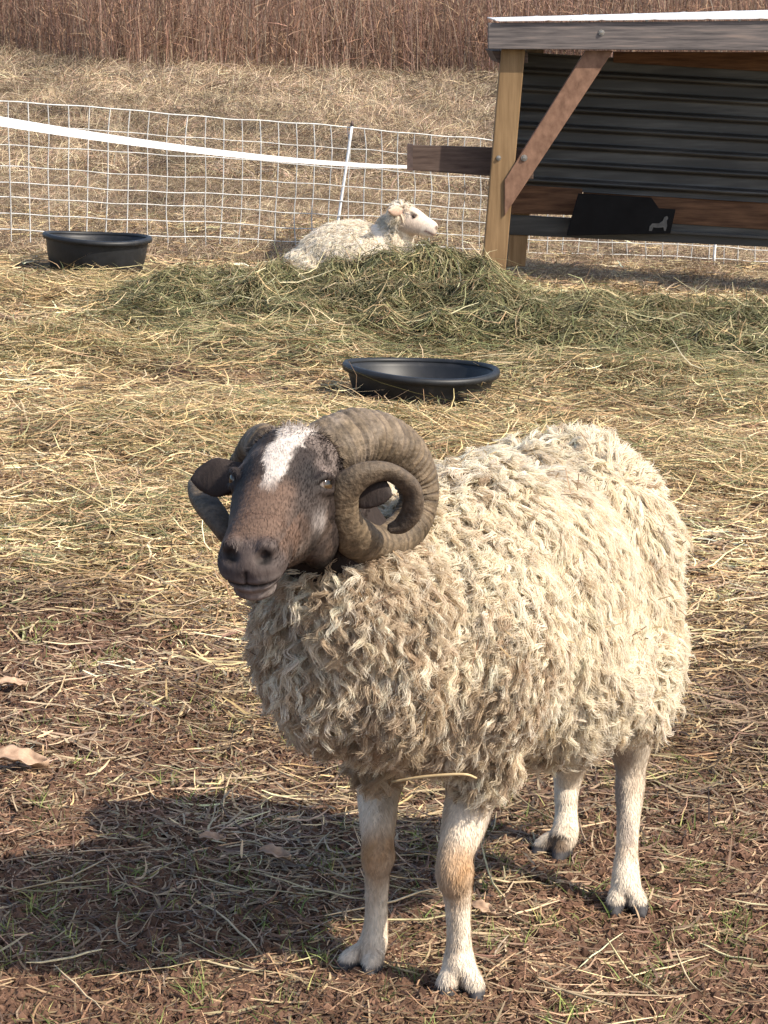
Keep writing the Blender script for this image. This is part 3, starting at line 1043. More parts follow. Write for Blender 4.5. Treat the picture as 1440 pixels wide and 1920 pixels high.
ws = [wad(380, 840, 0.35, 0.5, 0.07, 4200, 0.3), (wad(90, 690, 0.3, 0.3, 0.06, 3000, 0.4)), wad(560, 655, 0.35, 0.5, 0.06, 3500, 0.6), wad(1250, 700, 0.6, 0.5, 0.06, 5000, 0.6),
      wad(870, 850, 0.3, 0.35, 0.05, 2400, 0.25), wad(100, 590, 0.4, 0.3, 0.04, 2200, 0.3), wad(740, 800, 0.40, 0.10, 0.03, 1500, 0.3),
      wad(170, 560, 0.3, 0.10, 0.02, 900, 0.4), wad(1300, 860, 0.3, 0.4, 0.05, 2500, 0.3), wad(330, 1000, 0.25, 0.3, 0.03, 1800, 0.4), wad(790, 795, 0.20, 0.05, 0.045, 420, 0.3), wad(900, 765, 0.07, 0.05, 0.05, 160, 0.3), wad(165, 533, 0.24, 0.06, 0.05, 420, 0.4)]
for pt_, n in ((p2_, 70), (p1_, 30)):     # a few stems left inside the tubs
    a, r = rng.random(n) * 6.28, np.sqrt(rng.random(n)) * 0.15
    x, y = pt_[0] + r * np.cos(a), pt_[1] + r * np.sin(a)
    zt = pt_[2] + 0.024
    ws.append(straw_strands(x, y, rng.uniform(0.03, 0.10, n), rng.uniform(0.001, 0.002, n), rng.random(n) * 0.02, 5, 0.8, pick(GOLD, n), hz=lambda a_, b_: zt - 0.055 * (a_ - pt_[0]), up=0.1))
v, q, c = merge(ws)
tag(mesh_np('scattered_hay', v, q, M_hay, cols=c), 'thin drifts of greenish hay scattered over the straw', kind='stuff')

# --- dead leaves
def leaf(px, py, size, yaw, label):
    d = -TOC + RT * (px - CX) / F_PX + UPV * (CY - py) / F_PX
    yy = CAM_H / -(d[2] / d[1]); pt = A(0, 0, CAM_H) + d * (yy / d[1])
    pt[2] = ground_z(np.array(pt[0]), np.array(pt[1])) + 0.018
    m = 26
    t = np.linspace(0, 1, m)
    wdt = (np.sin(np.pi * t ** 0.85) ** 0.7) * 0.26 * (1 + 0.12 * np.cos(t * 3.1 * 2 * np.pi) + 0.05 * np.sin(t * 23))
    V = []
    k_ = 9
    for i in range(m):
        for j in range(k_):
            u = (j / (k_ - 1) - 0.5) * 2
            lx, ly = (t[i] - 0.5) * size, u * wdt[i] * size
            V.append((lx, ly, 0.16 * size * (abs(u) ** 1.5) * (0.4 + 0.8 * t[i]) + 0.10 * size * math.sin(t[i] * 5) + 0.03 * size * math.sin(u * 7 + t[i] * 9)))
    P = [(i * k_ + j, i * k_ + j + 1, (i + 1) * k_ + j + 1, (i + 1) * k_ + j) for i in range(m - 1) for j in range(k_ - 1)]
    o = mesh_obj('dead_leaf', V, P, M_leaf, smooth=True)
    sm = o.modifiers.new('thick', 'SOLIDIFY'); sm.thickness = 0.0006
    o.location = tuple(pt); o.rotation_euler = (0.25, 0.1, yaw)
    tag(o, label, 'leaf', 'dead leaves on the soil')


leaf(40, 1485, 0.100, 0.15, 'largest curled tan dead leaf, lying on the soil at the left edge')
leaf(25, 1338, 0.06, 0.5, 'curled pinkish dead leaf above the largest one at the left edge')
leaf(398, 1612, 0.045, 0.2, 'small dead leaf in the shadow left of the ram forelegs')
leaf(515, 1640, 0.055, -0.2, 'dull dead leaf in the shadow just left of the ram right foreleg')
leaf(905, 1722, 0.045, -0.5, 'small pale dead leaf beside the near foreleg of the ram')
# ------------------------------------------------------------------ wool
def wool_staples(name, P, N, comb, L, R, curl, nf, rad, col, lift, turns=1.2, droop=0.12, K=8, tip=0.3, parent=None, crimp=0.0016, spread=0.4):
    """Locks of wool: every lock is a bundle of nf fine fibres that share one crimped, bending path."""
    n = len(P)
    comb = nrm(comb - N * np.sum(comb * N, -1, keepdims=True))
    t = np.linspace(0, 1, K)[None, :, None]
    Lx = L[:, None, None]
    d0 = nrm(N + comb * 0.5)
    d1 = nrm(comb + N * np.asarray(lift).reshape(-1, 1))
    C = P[:, None] + d0[:, None] * Lx * (t * (1 - t) * 0.5) + d1[:, None] * Lx * t + A(0, 0, -1) * Lx * droop * t ** 2
    sv = nrm(np.cross(d1, N))
    ph, ph2 = rng.random((n, 1, 1)) * 6.28, rng.random((n, 1, 1)) * 6.28
    fq = 6.28 * turns * rng.uniform(0.6, 1.4, (n, 1, 1))
    amp = np.asarray(curl).reshape(-1, 1, 1) * Lx
    C = C + sv[:, None] * amp * (np.sin(fq * t + ph) - np.sin(ph)) + N[:, None] * amp * 0.7 * (np.sin(fq * t + ph2) - np.sin(ph2)) * t
    C = C + sv[:, None] * crimp * np.sin(t * L[:, None, None] * 520 + ph2) - N[:, None] * 0.006
    i = np.repeat(np.arange(n), nf)
    m = len(i)
    th, rr = rng.random(m) * 6.28, np.sqrt(rng.random(m))
    ox = sv[i] * (np.cos(th) * rr)[:, None] + N[i] * (np.sin(th) * rr * 0.55)[:, None]
    prof = np.interp(np.linspace(0, 1, K), [0, 0.3, 0.7, 1], [0.9, 1.0, 0.8, tip])[None, :, None]
    cut = rng.uniform(0.72, 1.0, (m, 1, 1))
    # fibres of different length: sample the shared path up to 'cut'
    f = t * cut * (K - 1)
    k = np.minimum(f.astype(int), K - 2)[..., 0]
    w = f - k[..., None]
    Ci = C[i]
    ar = np.arange(m)[:, None]
    X = Ci[ar, k] * (1 - w) + Ci[ar, k + 1] * w
    X = X + ox[:, None] * R[i][:, None, None] * prof
    X = X + 0.0009 * rng.normal(size=X.shape) * t + spread * rng.normal(size=(m, 1, 3)) * R[i][:, None, None] * t ** 2
    cu = bpy.data.hair_curves.new(name)
    cu.add_curves([K] * m)
    cu.position_data.foreach_set('vector', np.ascontiguousarray(X, dtype=np.float32).ravel())
    ra = cu.attributes.get('radius') or cu.attributes.new('radius', 'FLOAT', 'POINT')
    rv = rad * rng.uniform(0.7, 1.3, (m, 1)) * np.interp(np.linspace(0, 1, K), [0, 0.7, 1], [1, 0.9, 0.35])[None]
    ra.data.foreach_set('value', rv.astype(np.float32).ravel())
    ca = cu.attributes.new('Col', 'FLOAT_COLOR', 'CURVE')
    c4 = np.ones((m, 4), np.float32)
    c4[:, :3] = np.clip(col[i] * (1 + 0.06 * rng.normal(size=(m, 1))), 0.02, 0.9)
    ca.data.foreach_set('color', c4.ravel())
    cu.materials.append(M_wool)
    o = bpy.data.objects.new(name, cu)
    COL.objects.link(o)
    if parent:
        o.parent = parent
    return o


# ------------------------------------------------------------------ ram
HD = nrm(A(-0.58, -0.81, 0))
LT = nrm(A(0.81, -0.58, 0))
AX = np.array([HD, LT, A(0, 0, 1)])
ram_base = A(0.19, 3.63, base_z(np.array(0.19), np.array(3.63)))
ram = empty('ram', ram_base, 'horned ram with dark blazed face and shaggy cream fleece standing on the soil', 'ram')

toRUT = np.array([RT, UPV, TOC])
Fh = nrm(A(-0.20, -0.53, 0.80)) @ toRUT
Sh = A(0.93, -0.12, 0.30) @ toRUT
Sh = nrm(Sh - Fh * (Sh @ Fh))
Nh = np.cross(Fh, Sh)
OH = U(549, 800, 3.17)


def Hd(d, s, n):
    return OH + Fh * d + Sh * s + Nh * n


def head_solid():
    prof = [  # d, halfwidth, top n, bottom n, centre squareness
        (-0.045, 0.020, -0.040, -0.075), (-0.030, 0.045, -0.018, -0.105), (0.0, 0.062, 0.0, -0.135), (0.035, 0.067, 0.008, -0.158),
        (0.075, 0.0655, 0.007, -0.155), (0.105, 0.060, 0.001, -0.142), (0.140, 0.052, -0.006, -0.124), (0.170, 0.0455, -0.010, -0.107),
        (0.198, 0.0435, -0.013, -0.096), (0.220, 0.0435, -0.018, -0.090), (0.238, 0.040, -0.025, -0.086), (0.251, 0.031, -0.035, -0.081), (0.258, 0.016, -0.046, -0.072)]
    n = 40
    a = np.arange(n) * 2 * math.pi / n
    rings = []
    cs = catmull(prof, 40)
    for d, w, tn, bn in cs:
        c, h = (tn + bn) / 2, (tn - bn) / 2
        cw = np.cos(a); sw = np.sin(a)
        p = 2.35
        x = np.sign(cw) * np.abs(cw) ** (2 / p) * w
        y = np.sign(sw) * np.abs(sw) ** (2 / p) * h
        # jaw narrower than the cheek, flat nose bridge
        x = x * np.where(y < 0, 1 - 0.32 * (np.abs(y) / h) ** 1.5, 1 - 0.18 * (np.abs(y) / h) ** 2)
        rings.append([Hd(d, x[i], c + y[i]) for i in range(n)])
    return loft(np.array(rings))


HX = np.array([Fh, Sh, Nh])


def eye_frame(sgn):
    """centre, outward axis, slit axis (towards the nose), upward axis"""
    ec = Hd(0.078, sgn * 0.0520, -0.034)
    ea = nrm(Sh * sgn * 0.88 + Nh * 0.42 + Fh * 0.16)
    e1 = Fh * 0.76 + Nh * 0.62
    e1 = nrm(e1 - ea * (e1 @ ea))
    e2 = np.cross(ea, e1)
    if e2 @ (Nh - Fh) < 0:
        e2 = -e2
    return ec, ea, e1, e2


pieces = [head_solid()]
for sgn in (1, -1):
    ec, ea, e1, e2 = eye_frame(sgn)
    ek = lambda a, b, c: ec + e1 * a + e2 * b + ea * c
    pieces.append(ball(ek(-0.002, 0.016, -0.012), (0.027, 0.012, 0.017), np.array([e1, e2, ea])))           # brow
    pieces.append(tube([ek(-0.021, -0.003, 0.0), ek(-0.011, 0.0055, 0.0085), ek(0.003, 0.0085, 0.0105), ek(0.015, 0.004, 0.006), ek(0.022, -0.003, -0.004)], [0.004, 0.0056, 0.006, 0.005, 0.004], 12, 24))
    pieces.append(tube([ek(-0.021, -0.004, 0.0), ek(-0.010, -0.0085, 0.006), ek(0.003, -0.0100, 0.0075), ek(0.014, -0.0075, 0.004), ek(0.022, -0.003, -0.004)], [0.004, 0.005, 0.005, 0.0045, 0.004], 12, 24))
    pieces.append(ball(ek(0.0, -0.022, -0.010), (0.026, 0.012, 0.012), np.array([e1, e2, ea])))             # cheek bone
    pieces.append(ball(Hd(0.228, sgn * 0.0205, -0.030), (0.017, 0.014, 0.013), HX))           # nostril wings
    pieces.append(ball(Hd(0.060, sgn * 0.040, -0.110), (0.055, 0.026, 0.050), HX))           # jaw muscle
pieces.append(ball(Hd(0.240, 0, -0.059), (0.017, 0.032, 0.018), HX))                          # upper lip
pieces.append(ball(Hd(0.226, 0, -0.087), (0.026, 0.027, 0.013), HX))                          # chin
# trunk and neck
chest = U(815, 1185, 3.45)
rump = U(1085, 1085, 3.80)
neck = U(665, 1090, 3.30)
pieces.append(tube([Hd(-0.01, 0, -0.08), neck, U(740, 1150, 3.38), chest], [0.060, 0.085, 0.10, 0.115], 28, 30))
pieces.append(tube([chest, U(940, 1130, 3.60), rump, U(1110, 1085, 3.93)], [0.115, 0.125, 0.115, 0.07], 28, 30))


def gpt(px, py):
    d = -TOC + RT * (px - CX) / F_PX + UPV * (CY - py) / F_PX
    y = 3.6
    for _ in range(30):
        z = float(base_z(np.array(d[0] / d[1] * y), np.array(y)))
        y = (CAM_H - z) / -(d[2] / d[1])
    return A(0, 0, CAM_H) + d * (y / d[1])


def leg(pts, hind=False):
    """pts: list of (px, py, y, radius)"""
    P = [U(a, b, y) for a, b, y, r in pts]
    return tube(P, [r * 0.94 for *_, r in pts], 22, 60, flat=1.1)


def hoof_toes(foot, dir_, spread=0.0165, L=0.030, w=0.0150, h=0.026, splay=0.12, joint=None):
    """two toes; foot = ground point between them"""
    out = []
    dir_ = nrm(A(dir_[0], dir_[1], 0)); side = A(-dir_[1], dir_[0], 0)
    for s in (-1, 1):
        dd = nrm(dir_ + side * s * splay)
        c0 = foot + side * s * spread
        jt = joint if joint is not None else foot + A(0, 0, 0.066)
        top = jt + side * s * 0.0075
        c0 = c0 + side * s * 0.0015
        low = c0 + A(0, 0, 0.015) + dd * 0.010
        mid = top * 0.45 + low * 0.55 + dd * 0.003 + side * s * 0.001
        tip = c0 + A(0, 0, 0.003) + dd * 0.030
        out.append(tube([top, mid, low, tip], [w * 1.0, w * 1.02, w * 1.0, w * 0.5], 18, 18))
        out.append(ball(c0 - dd * 0.012 + A(0, 0, 0.010), (0.012, w * 0.9, 0.010), np.array([dd, np.cross(A(0, 0, 1), dd), A(0, 0, 1)])))
    return out


feet = {}
# left front (near)
yl = gpt(862, 1868)[1]
pieces.append(leg([(905, 1400, yl + 0.09, 0.060), (888, 1470, yl + 0.06, 0.040), (872, 1540, yl + 0.025, 0.034), (855, 1600, yl + 0.002, 0.0262), (853, 1638, yl - 0.007, 0.0285),
                   (857, 1672, yl, 0.0215), (860, 1730, yl + 0.004, 0.0178), (861, 1775, yl + 0.006, 0.0195), (861, 1803, yl + 0.004, 0.0245), (862, 1828, yl, 0.0225)]))
f1 = gpt(864, 1870); feet['lf'] = f1
pieces += hoof_toes(f1, (-0.05, -1), spread=0.0175, w=0.0155, joint=U(862, 1812, yl))
# right front
yr = gpt(684, 1822)[1]
pieces.append(leg([(735, 1380, yr + 0.07, 0.055), (712, 1470, yr + 0.05, 0.034), (709, 1530, yr + 0.02, 0.0275), (709, 1580, yr + 0.004, 0.0235), (709, 1608, yr - 0.003, 0.0252),
                   (707, 1640, yr + 0.003, 0.0185), (706, 1700, yr + 0.01, 0.0165), (704, 1740, yr + 0.01, 0.0182), (700, 1768, yr + 0.008, 0.0215), (690, 1795, yr, 0.0205)]))
f2 = gpt(680, 1825); feet['rf'] = f2
pieces += hoof_toes(f2, (-0.45, -0.9), spread=0.0165, splay=0.14, joint=U(695, 1782, yr + 0.004))
# left hind
yh = gpt(1178, 1710)[1]
pieces.append(leg([(1165, 1300, yh + 0.02, 0.075), (1180, 1390, yh + 0.06, 0.040), (1183, 1440, yh + 0.07, 0.0255), (1181, 1480, yh + 0.065, 0.0245), (1179, 1530, yh + 0.05, 0.0195),
                   (1176, 1590, yh + 0.03, 0.0180), (1174, 1635, yh + 0.016, 0.0225), (1174, 1662, yh + 0.006, 0.0245), (1175, 1680, yh, 0.0230)]))
f3 = gpt(1176, 1712); feet['lh'] = f3
pieces += hoof_toes(f3, (-0.1, -1), spread=0.0155, joint=U(1175, 1664, yh + 0.004))
# right hind, set farther back
yq = gpt(1040, 1615)[1]
pieces.append(leg([(1075, 1350, yq - 0.02, 0.07), (1070, 1420, yq + 0.05, 0.036), (1064, 1465, yq + 0.07, 0.0245), (1062, 1500, yq + 0.06, 0.0205), (1062, 1530, yq + 0.05, 0.0200),
                   (1060, 1560, yq + 0.03, 0.0240), (1053, 1583, yq + 0.012, 0.0240)]))
f4 = gpt(1038, 1608); feet['rh'] = f4
pieces += hoof_toes(f4, (-0.55, -0.85), spread=0.0155, splay=0.12, joint=U(1056, 1568, yq + 0.024))


# ears: thick curved leaves, joined to the body mesh
def ear_solid(sgn):
    base = Hd(0.022, sgn * 0.058, -0.062)
    out = nrm(Sh * sgn * 1.0 - Nh * 0.10 + Fh * (0.05 if sgn < 0 else 0.25))
    P = [base - out * 0.015, base + out * 0.02, base + out * 0.042, base + out * 0.064, base + out * 0.078]
    return tube(P, [0.012, 0.021, 0.027, 0.017, 0.003], 24, 24, flat=0.28, wide=Nh * 0.8 + Fh * (-0.75)), base, out


ears = [ear_solid(1), ear_solid(-1)]
pieces += [e[0] for e in ears]
bV, bF, bN = solid_union('ram_body', pieces, 0.0030, 4)


def local(V):
    q_ = V - OH
    return q_ @ Fh, q_ @ Sh, q_ @ Nh


def nostril(V, sgn):
    """normalised distance from the slanting comma of a nostril"""
    d, s, n = local(V)
    a = s * sgn
    u = (a - 0.021) * 0.8 - (d - 0.243) * 0.6
    w = (a - 0.021) * 0.6 + (d - 0.243) * 0.8
    return np.sqrt((u / 0.0105) ** 2 + (w / 0.0062) ** 2 + ((n + 0.034) / 0.012) ** 2)


# nostrils and mouth pressed into the skin
d_, s_, n_ = local(bV)
hw = np.interp(d_, [0.2, 0.265], [0.04, 0.02])
for sgn in (1, -1):
    r = nostril(bV, sgn)
    bV -= bN * (0.0095 * np.exp(-r ** 2))[:, None]
mouth_n = -0.068 + 0.02 * (s_ ** 2) / 0.04 + 0.02 * np.clip(0.235 - d_, 0, 1)
mm = np.exp(-((n_ - mouth_n) / 0.0032) ** 2) * sstep(0.190, 0.205, d_) * (np.abs(s_) < 0.06)
bV -= bN * (0.0050 * mm)[:, None]
phil = np.exp(-(s_ / 0.0022) ** 2) * sstep(0.245, 0.25, d_) * (n_ < -0.045) * (n_ > mouth_n)
bV -= bN * (0.003 * phil)[:, None]


def coat_colour(V, N):
    d, s, n = local(V)
    c = np.tile([[0.70, 0.60, 0.48]], (len(V), 1))                       # legs: off white
    p1 = noise(V, 26, 201, 3)[:, None]
    c = c * (1 + 0.18 * p1)

    def mixc(mask, col):
        m = np.clip(mask, 0, 1)[:, None]
        return c * (1 - m) + np.array(col)[None] * m
    # tan knees and patches
    for key, (kx, ky, ky2) in {'a': (853, 1630, yl), 'b': (709, 1600, yr)}.items():
        kp = U(kx, ky, ky2)
        r = np.linalg.norm((V - kp) * A(1, 0.6, 0.75), axis=1)
        c = mixc(1.0 * np.exp(-(r / 0.034) ** 4) * (0.85 + 0.6 * p1[:, 0]), (0.37, 0.205, 0.09))
    zg = V[:, 2] - base_z(V[:, 0], V[:, 1])
    legm = (zg < 0.5)
    # greyish insides of the upper legs
    c = mixc(0.8 * sstep(0.0, 0.45, noise(V * A(1, 1, 0.4), 17, 221, 2)) * (zg > 0.10) * (zg < 0.34), (0.24, 0.19, 0.165))
    # cleft shade and dirty hair painted between toes; dark patch on far hind pastern
    for fk, fd in (('lf', (-0.05, -1)), ('rf', (-0.45, -0.9)), ('lh', (-0.1, -1)), ('rh', (-0.55, -0.85))):
        sd2 = nrm(A(-fd[1], fd[0], 0)); w2 = V - feet[fk]
        c = mixc(0.8 * np.exp(-((w2 @ sd2) / 0.0035) ** 2) * (np.linalg.norm(w2[:, :2], axis=1) < 0.06) * sstep(0.052, 0.035, w2[:, 2]), (0.05, 0.035, 0.03))
    hp = U(1042, 1600, f4[1] - 0.05)
    c = mixc(1.2 * np.exp(-(np.linalg.norm((V - hp) * A(1, 0.5, 1.0), axis=1) / 0.028) ** 6), (0.022, 0.016, 0.014))
    c = mixc(0.45 * sstep(0.05, 0.5, noise(V * A(1, 1, 0.5), 31, 223, 3)) * (zg < 0.30), (0.33, 0.23, 0.15))
    # soil on the feet and the hooves themselves
    c = mixc(sstep(0.060, 0.02, zg) * 0.35 * (0.6 + p1[:, 0]), (0.15, 0.10, 0.07))
    c = mixc(sstep(0.025, 0.018, zg + 0.005 * p1[:, 0]), (0.050, 0.047, 0.050))
    # head
    hm = (np.abs(s) < 0.19) & (n > -0.22) & (d > -0.09) & (zg > 0.35)
    q1 = noise(np.stack([d, s, n], -1), 38, 231, 3)
    q2 = noise(np.stack([d * 0.6, s, n], -1), 95, 241, 2)
    hc = np.tile([[0.052, 0.038, 0.032]], (len(V), 1)) * (1 + 0.35 * q1 + 0.25 * q2)[:, None]

    def mh(mask, col):
        m = np.clip(mask, 0, 1)[:, None]
        return hc * (1 - m) + np.array(col)[None] * m
    bw = 0.0235 - 0.11 * np.clip(d - 0.01, 0, 1)
    wob = s + 0.008 * q1 + 0.004 * q2 - 0.006 * (d < 0.05)
    # grey brown mottling on the crown beside the blaze
    hc = mh(0.75 * sstep(-0.15, 0.35, q1 + 0.4 * q2) * (d < 0.07), (0.19, 0.15, 0.13))
    # brown nose bridge and cheeks
    br = sstep(0.095, 0.13, d + 0.012 * q1) * sstep(0.044, 0.026, np.abs(s) + 0.008 * q1)
    hc = mh(br * sstep(-0.07, -0.035, n), (0.125, 0.078, 0.055))
    hc = mh(0.75 * sstep(0.13, 0.16, d) * sstep(0.245, 0.215, d) * (n < -0.03) * (0.6 + q1), (0.14, 0.082, 0.055))
    hc = mh(0.5 * sstep(0.05, 0.10, d) * (n < -0.06) * (0.5 + 1.2 * q1), (0.13, 0.085, 0.06))
    # grey cheek patches
    hc = mh(0.9 * np.exp(-(((d - 0.118) / 0.016) ** 2 + ((n + 0.066) / 0.017) ** 2)) * (0.8 + q1), (0.34, 0.30, 0.28))
    hc = mh(0.55 * np.exp(-(((d - 0.165) / 0.022) ** 2 + ((n + 0.075) / 0.014) ** 2)) * (0.7 + 1.2 * q1), (0.26, 0.23, 0.21))
    # black round the eyes
    hc = mh(0.95 * np.exp(-(((d - 0.088) / 0.038) ** 2 + ((np.abs(s) - 0.040) / 0.016) ** 2)) * (n > -0.05), (0.013, 0.010, 0.010))
    hc = mh(0.8 * np.exp(-(((d - 0.060) / 0.010) ** 2 + ((np.abs(s) - 0.062) / 0.02) ** 2)) * (n < -0.01) * (n > -0.05), (0.20, 0.155, 0.135))
    for sg_ in (1, -1):
        ec, ea, e1, e2 = eye_frame(sg_)
        w_ = V - ec
        hc = mh(0.9 * np.exp(-(((w_ @ e1) / 0.020) ** 4 + ((w_ @ e2) / 0.0085) ** 4)) * ((w_ @ ea) > -0.005), (0.012, 0.009, 0.009))
    # white blaze
    hc = mh(sstep(1.15, 0.75, np.abs(wob) / bw) * sstep(0.145, 0.105, d + 0.012 * q2) * sstep(-0.04, -0.02, n), (0.55, 0.49, 0.44))
    # muzzle
    mz = sstep(0.212, 0.235, d + 0.006 * q1 + 0.012 * (n < -0.05))
    hc = mh(0.92 * mz, (0.072, 0.055, 0.050))
    hc = mh(0.75 * sstep(0.230, 0.246, d) * sstep(-0.050, -0.060, n) * (n > mouth_of(d, s)) * (0.8 + q2), (0.20, 0.17, 0.16))
    hc = mh(0.8 * sstep(0.20, 0.225, d) * (n < mouth_of(d, s)) * (0.8 + q2), (0.29, 0.25, 0.23))
    for sgn in (1, -1):
        hc = mh(np.exp(-nostril(V, sgn) ** 4), (0.004, 0.003, 0.003))
    ml = np.exp(-((n - mouth_of(d, s)) / 0.0022) ** 2) * sstep(0.198, 0.212, d)
    hc = mh(ml, (0.006, 0.005, 0.005))
    hc = mh(np.exp(-(s / 0.0016) ** 2) * sstep(0.245, 0.25, d) * (n < -0.045) * (n > mouth_of(d, s)), (0.015, 0.012, 0.012))
    # throat
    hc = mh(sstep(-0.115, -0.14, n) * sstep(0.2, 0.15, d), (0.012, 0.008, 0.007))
    # creases on the nose
    cr = np.exp(-((d - 0.182 - 0.9 * s * s / 0.06 * 0.1 + 0.004 * q1) / 0.0018) ** 2) * (np.abs(s) < 0.035) * (n > -0.05)
    hc = mh(0.6 * cr, (0.06, 0.03, 0.02))
    # ears near black
    for (es, base, out) in ears:
        a = (V - base) @ out
        hc = mh((a > 0.0) * (a < 0.12) * (np.abs(s) > 0.062) * 0.9, (0.030, 0.021, 0.018))
    m = hm[:, None]
    return np.where(m, hc, c)


def mouth_of(d, s):
    return -0.068 + 0.02 * (s ** 2) / 0.04 + 0.02 * np.clip(0.235 - d, 0, 1)


bc = np.clip(coat_colour(bV, bN), 0.003, 0.85)
ram_body = mesh_np('body', bV, bF, M_coat, cols=bc)
adopt(ram_body, ram)

# short coat hair on head and legs
HP, HN, hi_ = sample_surface(bV, bF, bN, 150000)
d, s, n = local(HP)
zg = HP[:, 2] - base_z(HP[:, 0], HP[:, 1])
onhead = (np.abs(s) < 0.085) & (n > -0.19) & (d > -0.05) & (d < 0.240) & (np.minimum(nostril(HP, 1), nostril(HP, -1)) > 1.35)
keep = (onhead | ((zg < 0.30) & (zg > 0.022)))
HP, HN, hi_, onhead = HP[keep], HN[keep], hi_[keep], onhead[keep]
m = len(HP)
dirs = np.where(onhead[:, None], Fh[None] * 0.9 + 0.25 * A(0, 0, -1), A(0, 0, -1)[None]) + 0.22 * rng.normal(size=(m, 3))
dirs = nrm(dirs - HN * np.sum(dirs * HN, -1, keepdims=True))
dh, sh_, nh_ = local(HP)
fluff = sstep(0.055, 0.0, dh) * (nh_ > -0.05) * onhead
Lh = rng.uniform(0.004, 0.0085, m) * np.where(onhead, 0.8 + 0.8 * fluff, 1.0)
dirs = nrm(dirs + fluff[:, None] * (HN * 0.15 + 0.5 * rng.normal(size=(m, 3))))
t = np.linspace(0, 1, 3)[None, :, None]
P = HP[:, None] + dirs[:, None] * Lh[:, None, None] * t + HN[:, None] * Lh[:, None, None] * (0.32 * t - 0.12 * t ** 2)
hc = np.clip(bc[hi_] * (1 + 0.13 * rng.normal(size=(m, 1))), 0.004, 0.85)
v, q, c = strands(P, rng.uniform(0.0003, 0.0006, (m, 1)) * (1.15 - t[..., 0]), 2, hc, twist=dirs[:, None] * 0 + np.cross(HN, dirs)[:, None] * 0.3 + HN[:, None])
adopt(mesh_np('short_hair', v, q, M_hair, cols=c), ram)

# eyes
M_eye, nt_, b_ = mat_new('amber_eye', 0.08, 0.6)
at_ = nt_.nodes.new('ShaderNodeAttribute'); at_.attribute_name = 'Col'
nt_.links.new(at_.outputs['Color'], b_.inputs['Base Color'])
for sgn in (1, -1):
    ec, ax_, sd_, up_ = eye_frame(sgn)
    V, P_ = ball(ec, (0.0135, 0.0135, 0.0135), np.array([sd_, up_, ax_]), 40, 30)
    q_ = (V - ec) / 0.0135
    a_, u_, w_ = q_ @ ax_, q_ @ up_, q_ @ sd_
    cc = np.tile([[0.20, 0.16, 0.13]], (len(V), 1))
    iris = np.sqrt(u_ ** 2 + w_ ** 2) < 0.72
    cc[iris & (a_ > 0)] = (0.055, 0.032, 0.015)
    pup = (np.abs(u_) < 0.2) & (np.abs(w_) < 0.5) & (a_ > 0)
    cc[pup] = (0.004, 0.004, 0.004)
    P3 = [p for p in P_ if len(p) == 3]; P4 = [p for p in P_ if len(p) == 4]
    adopt(mesh_np('eye', V, [np.array(P3), np.array(P4)], M_eye, cols=cc), ram)


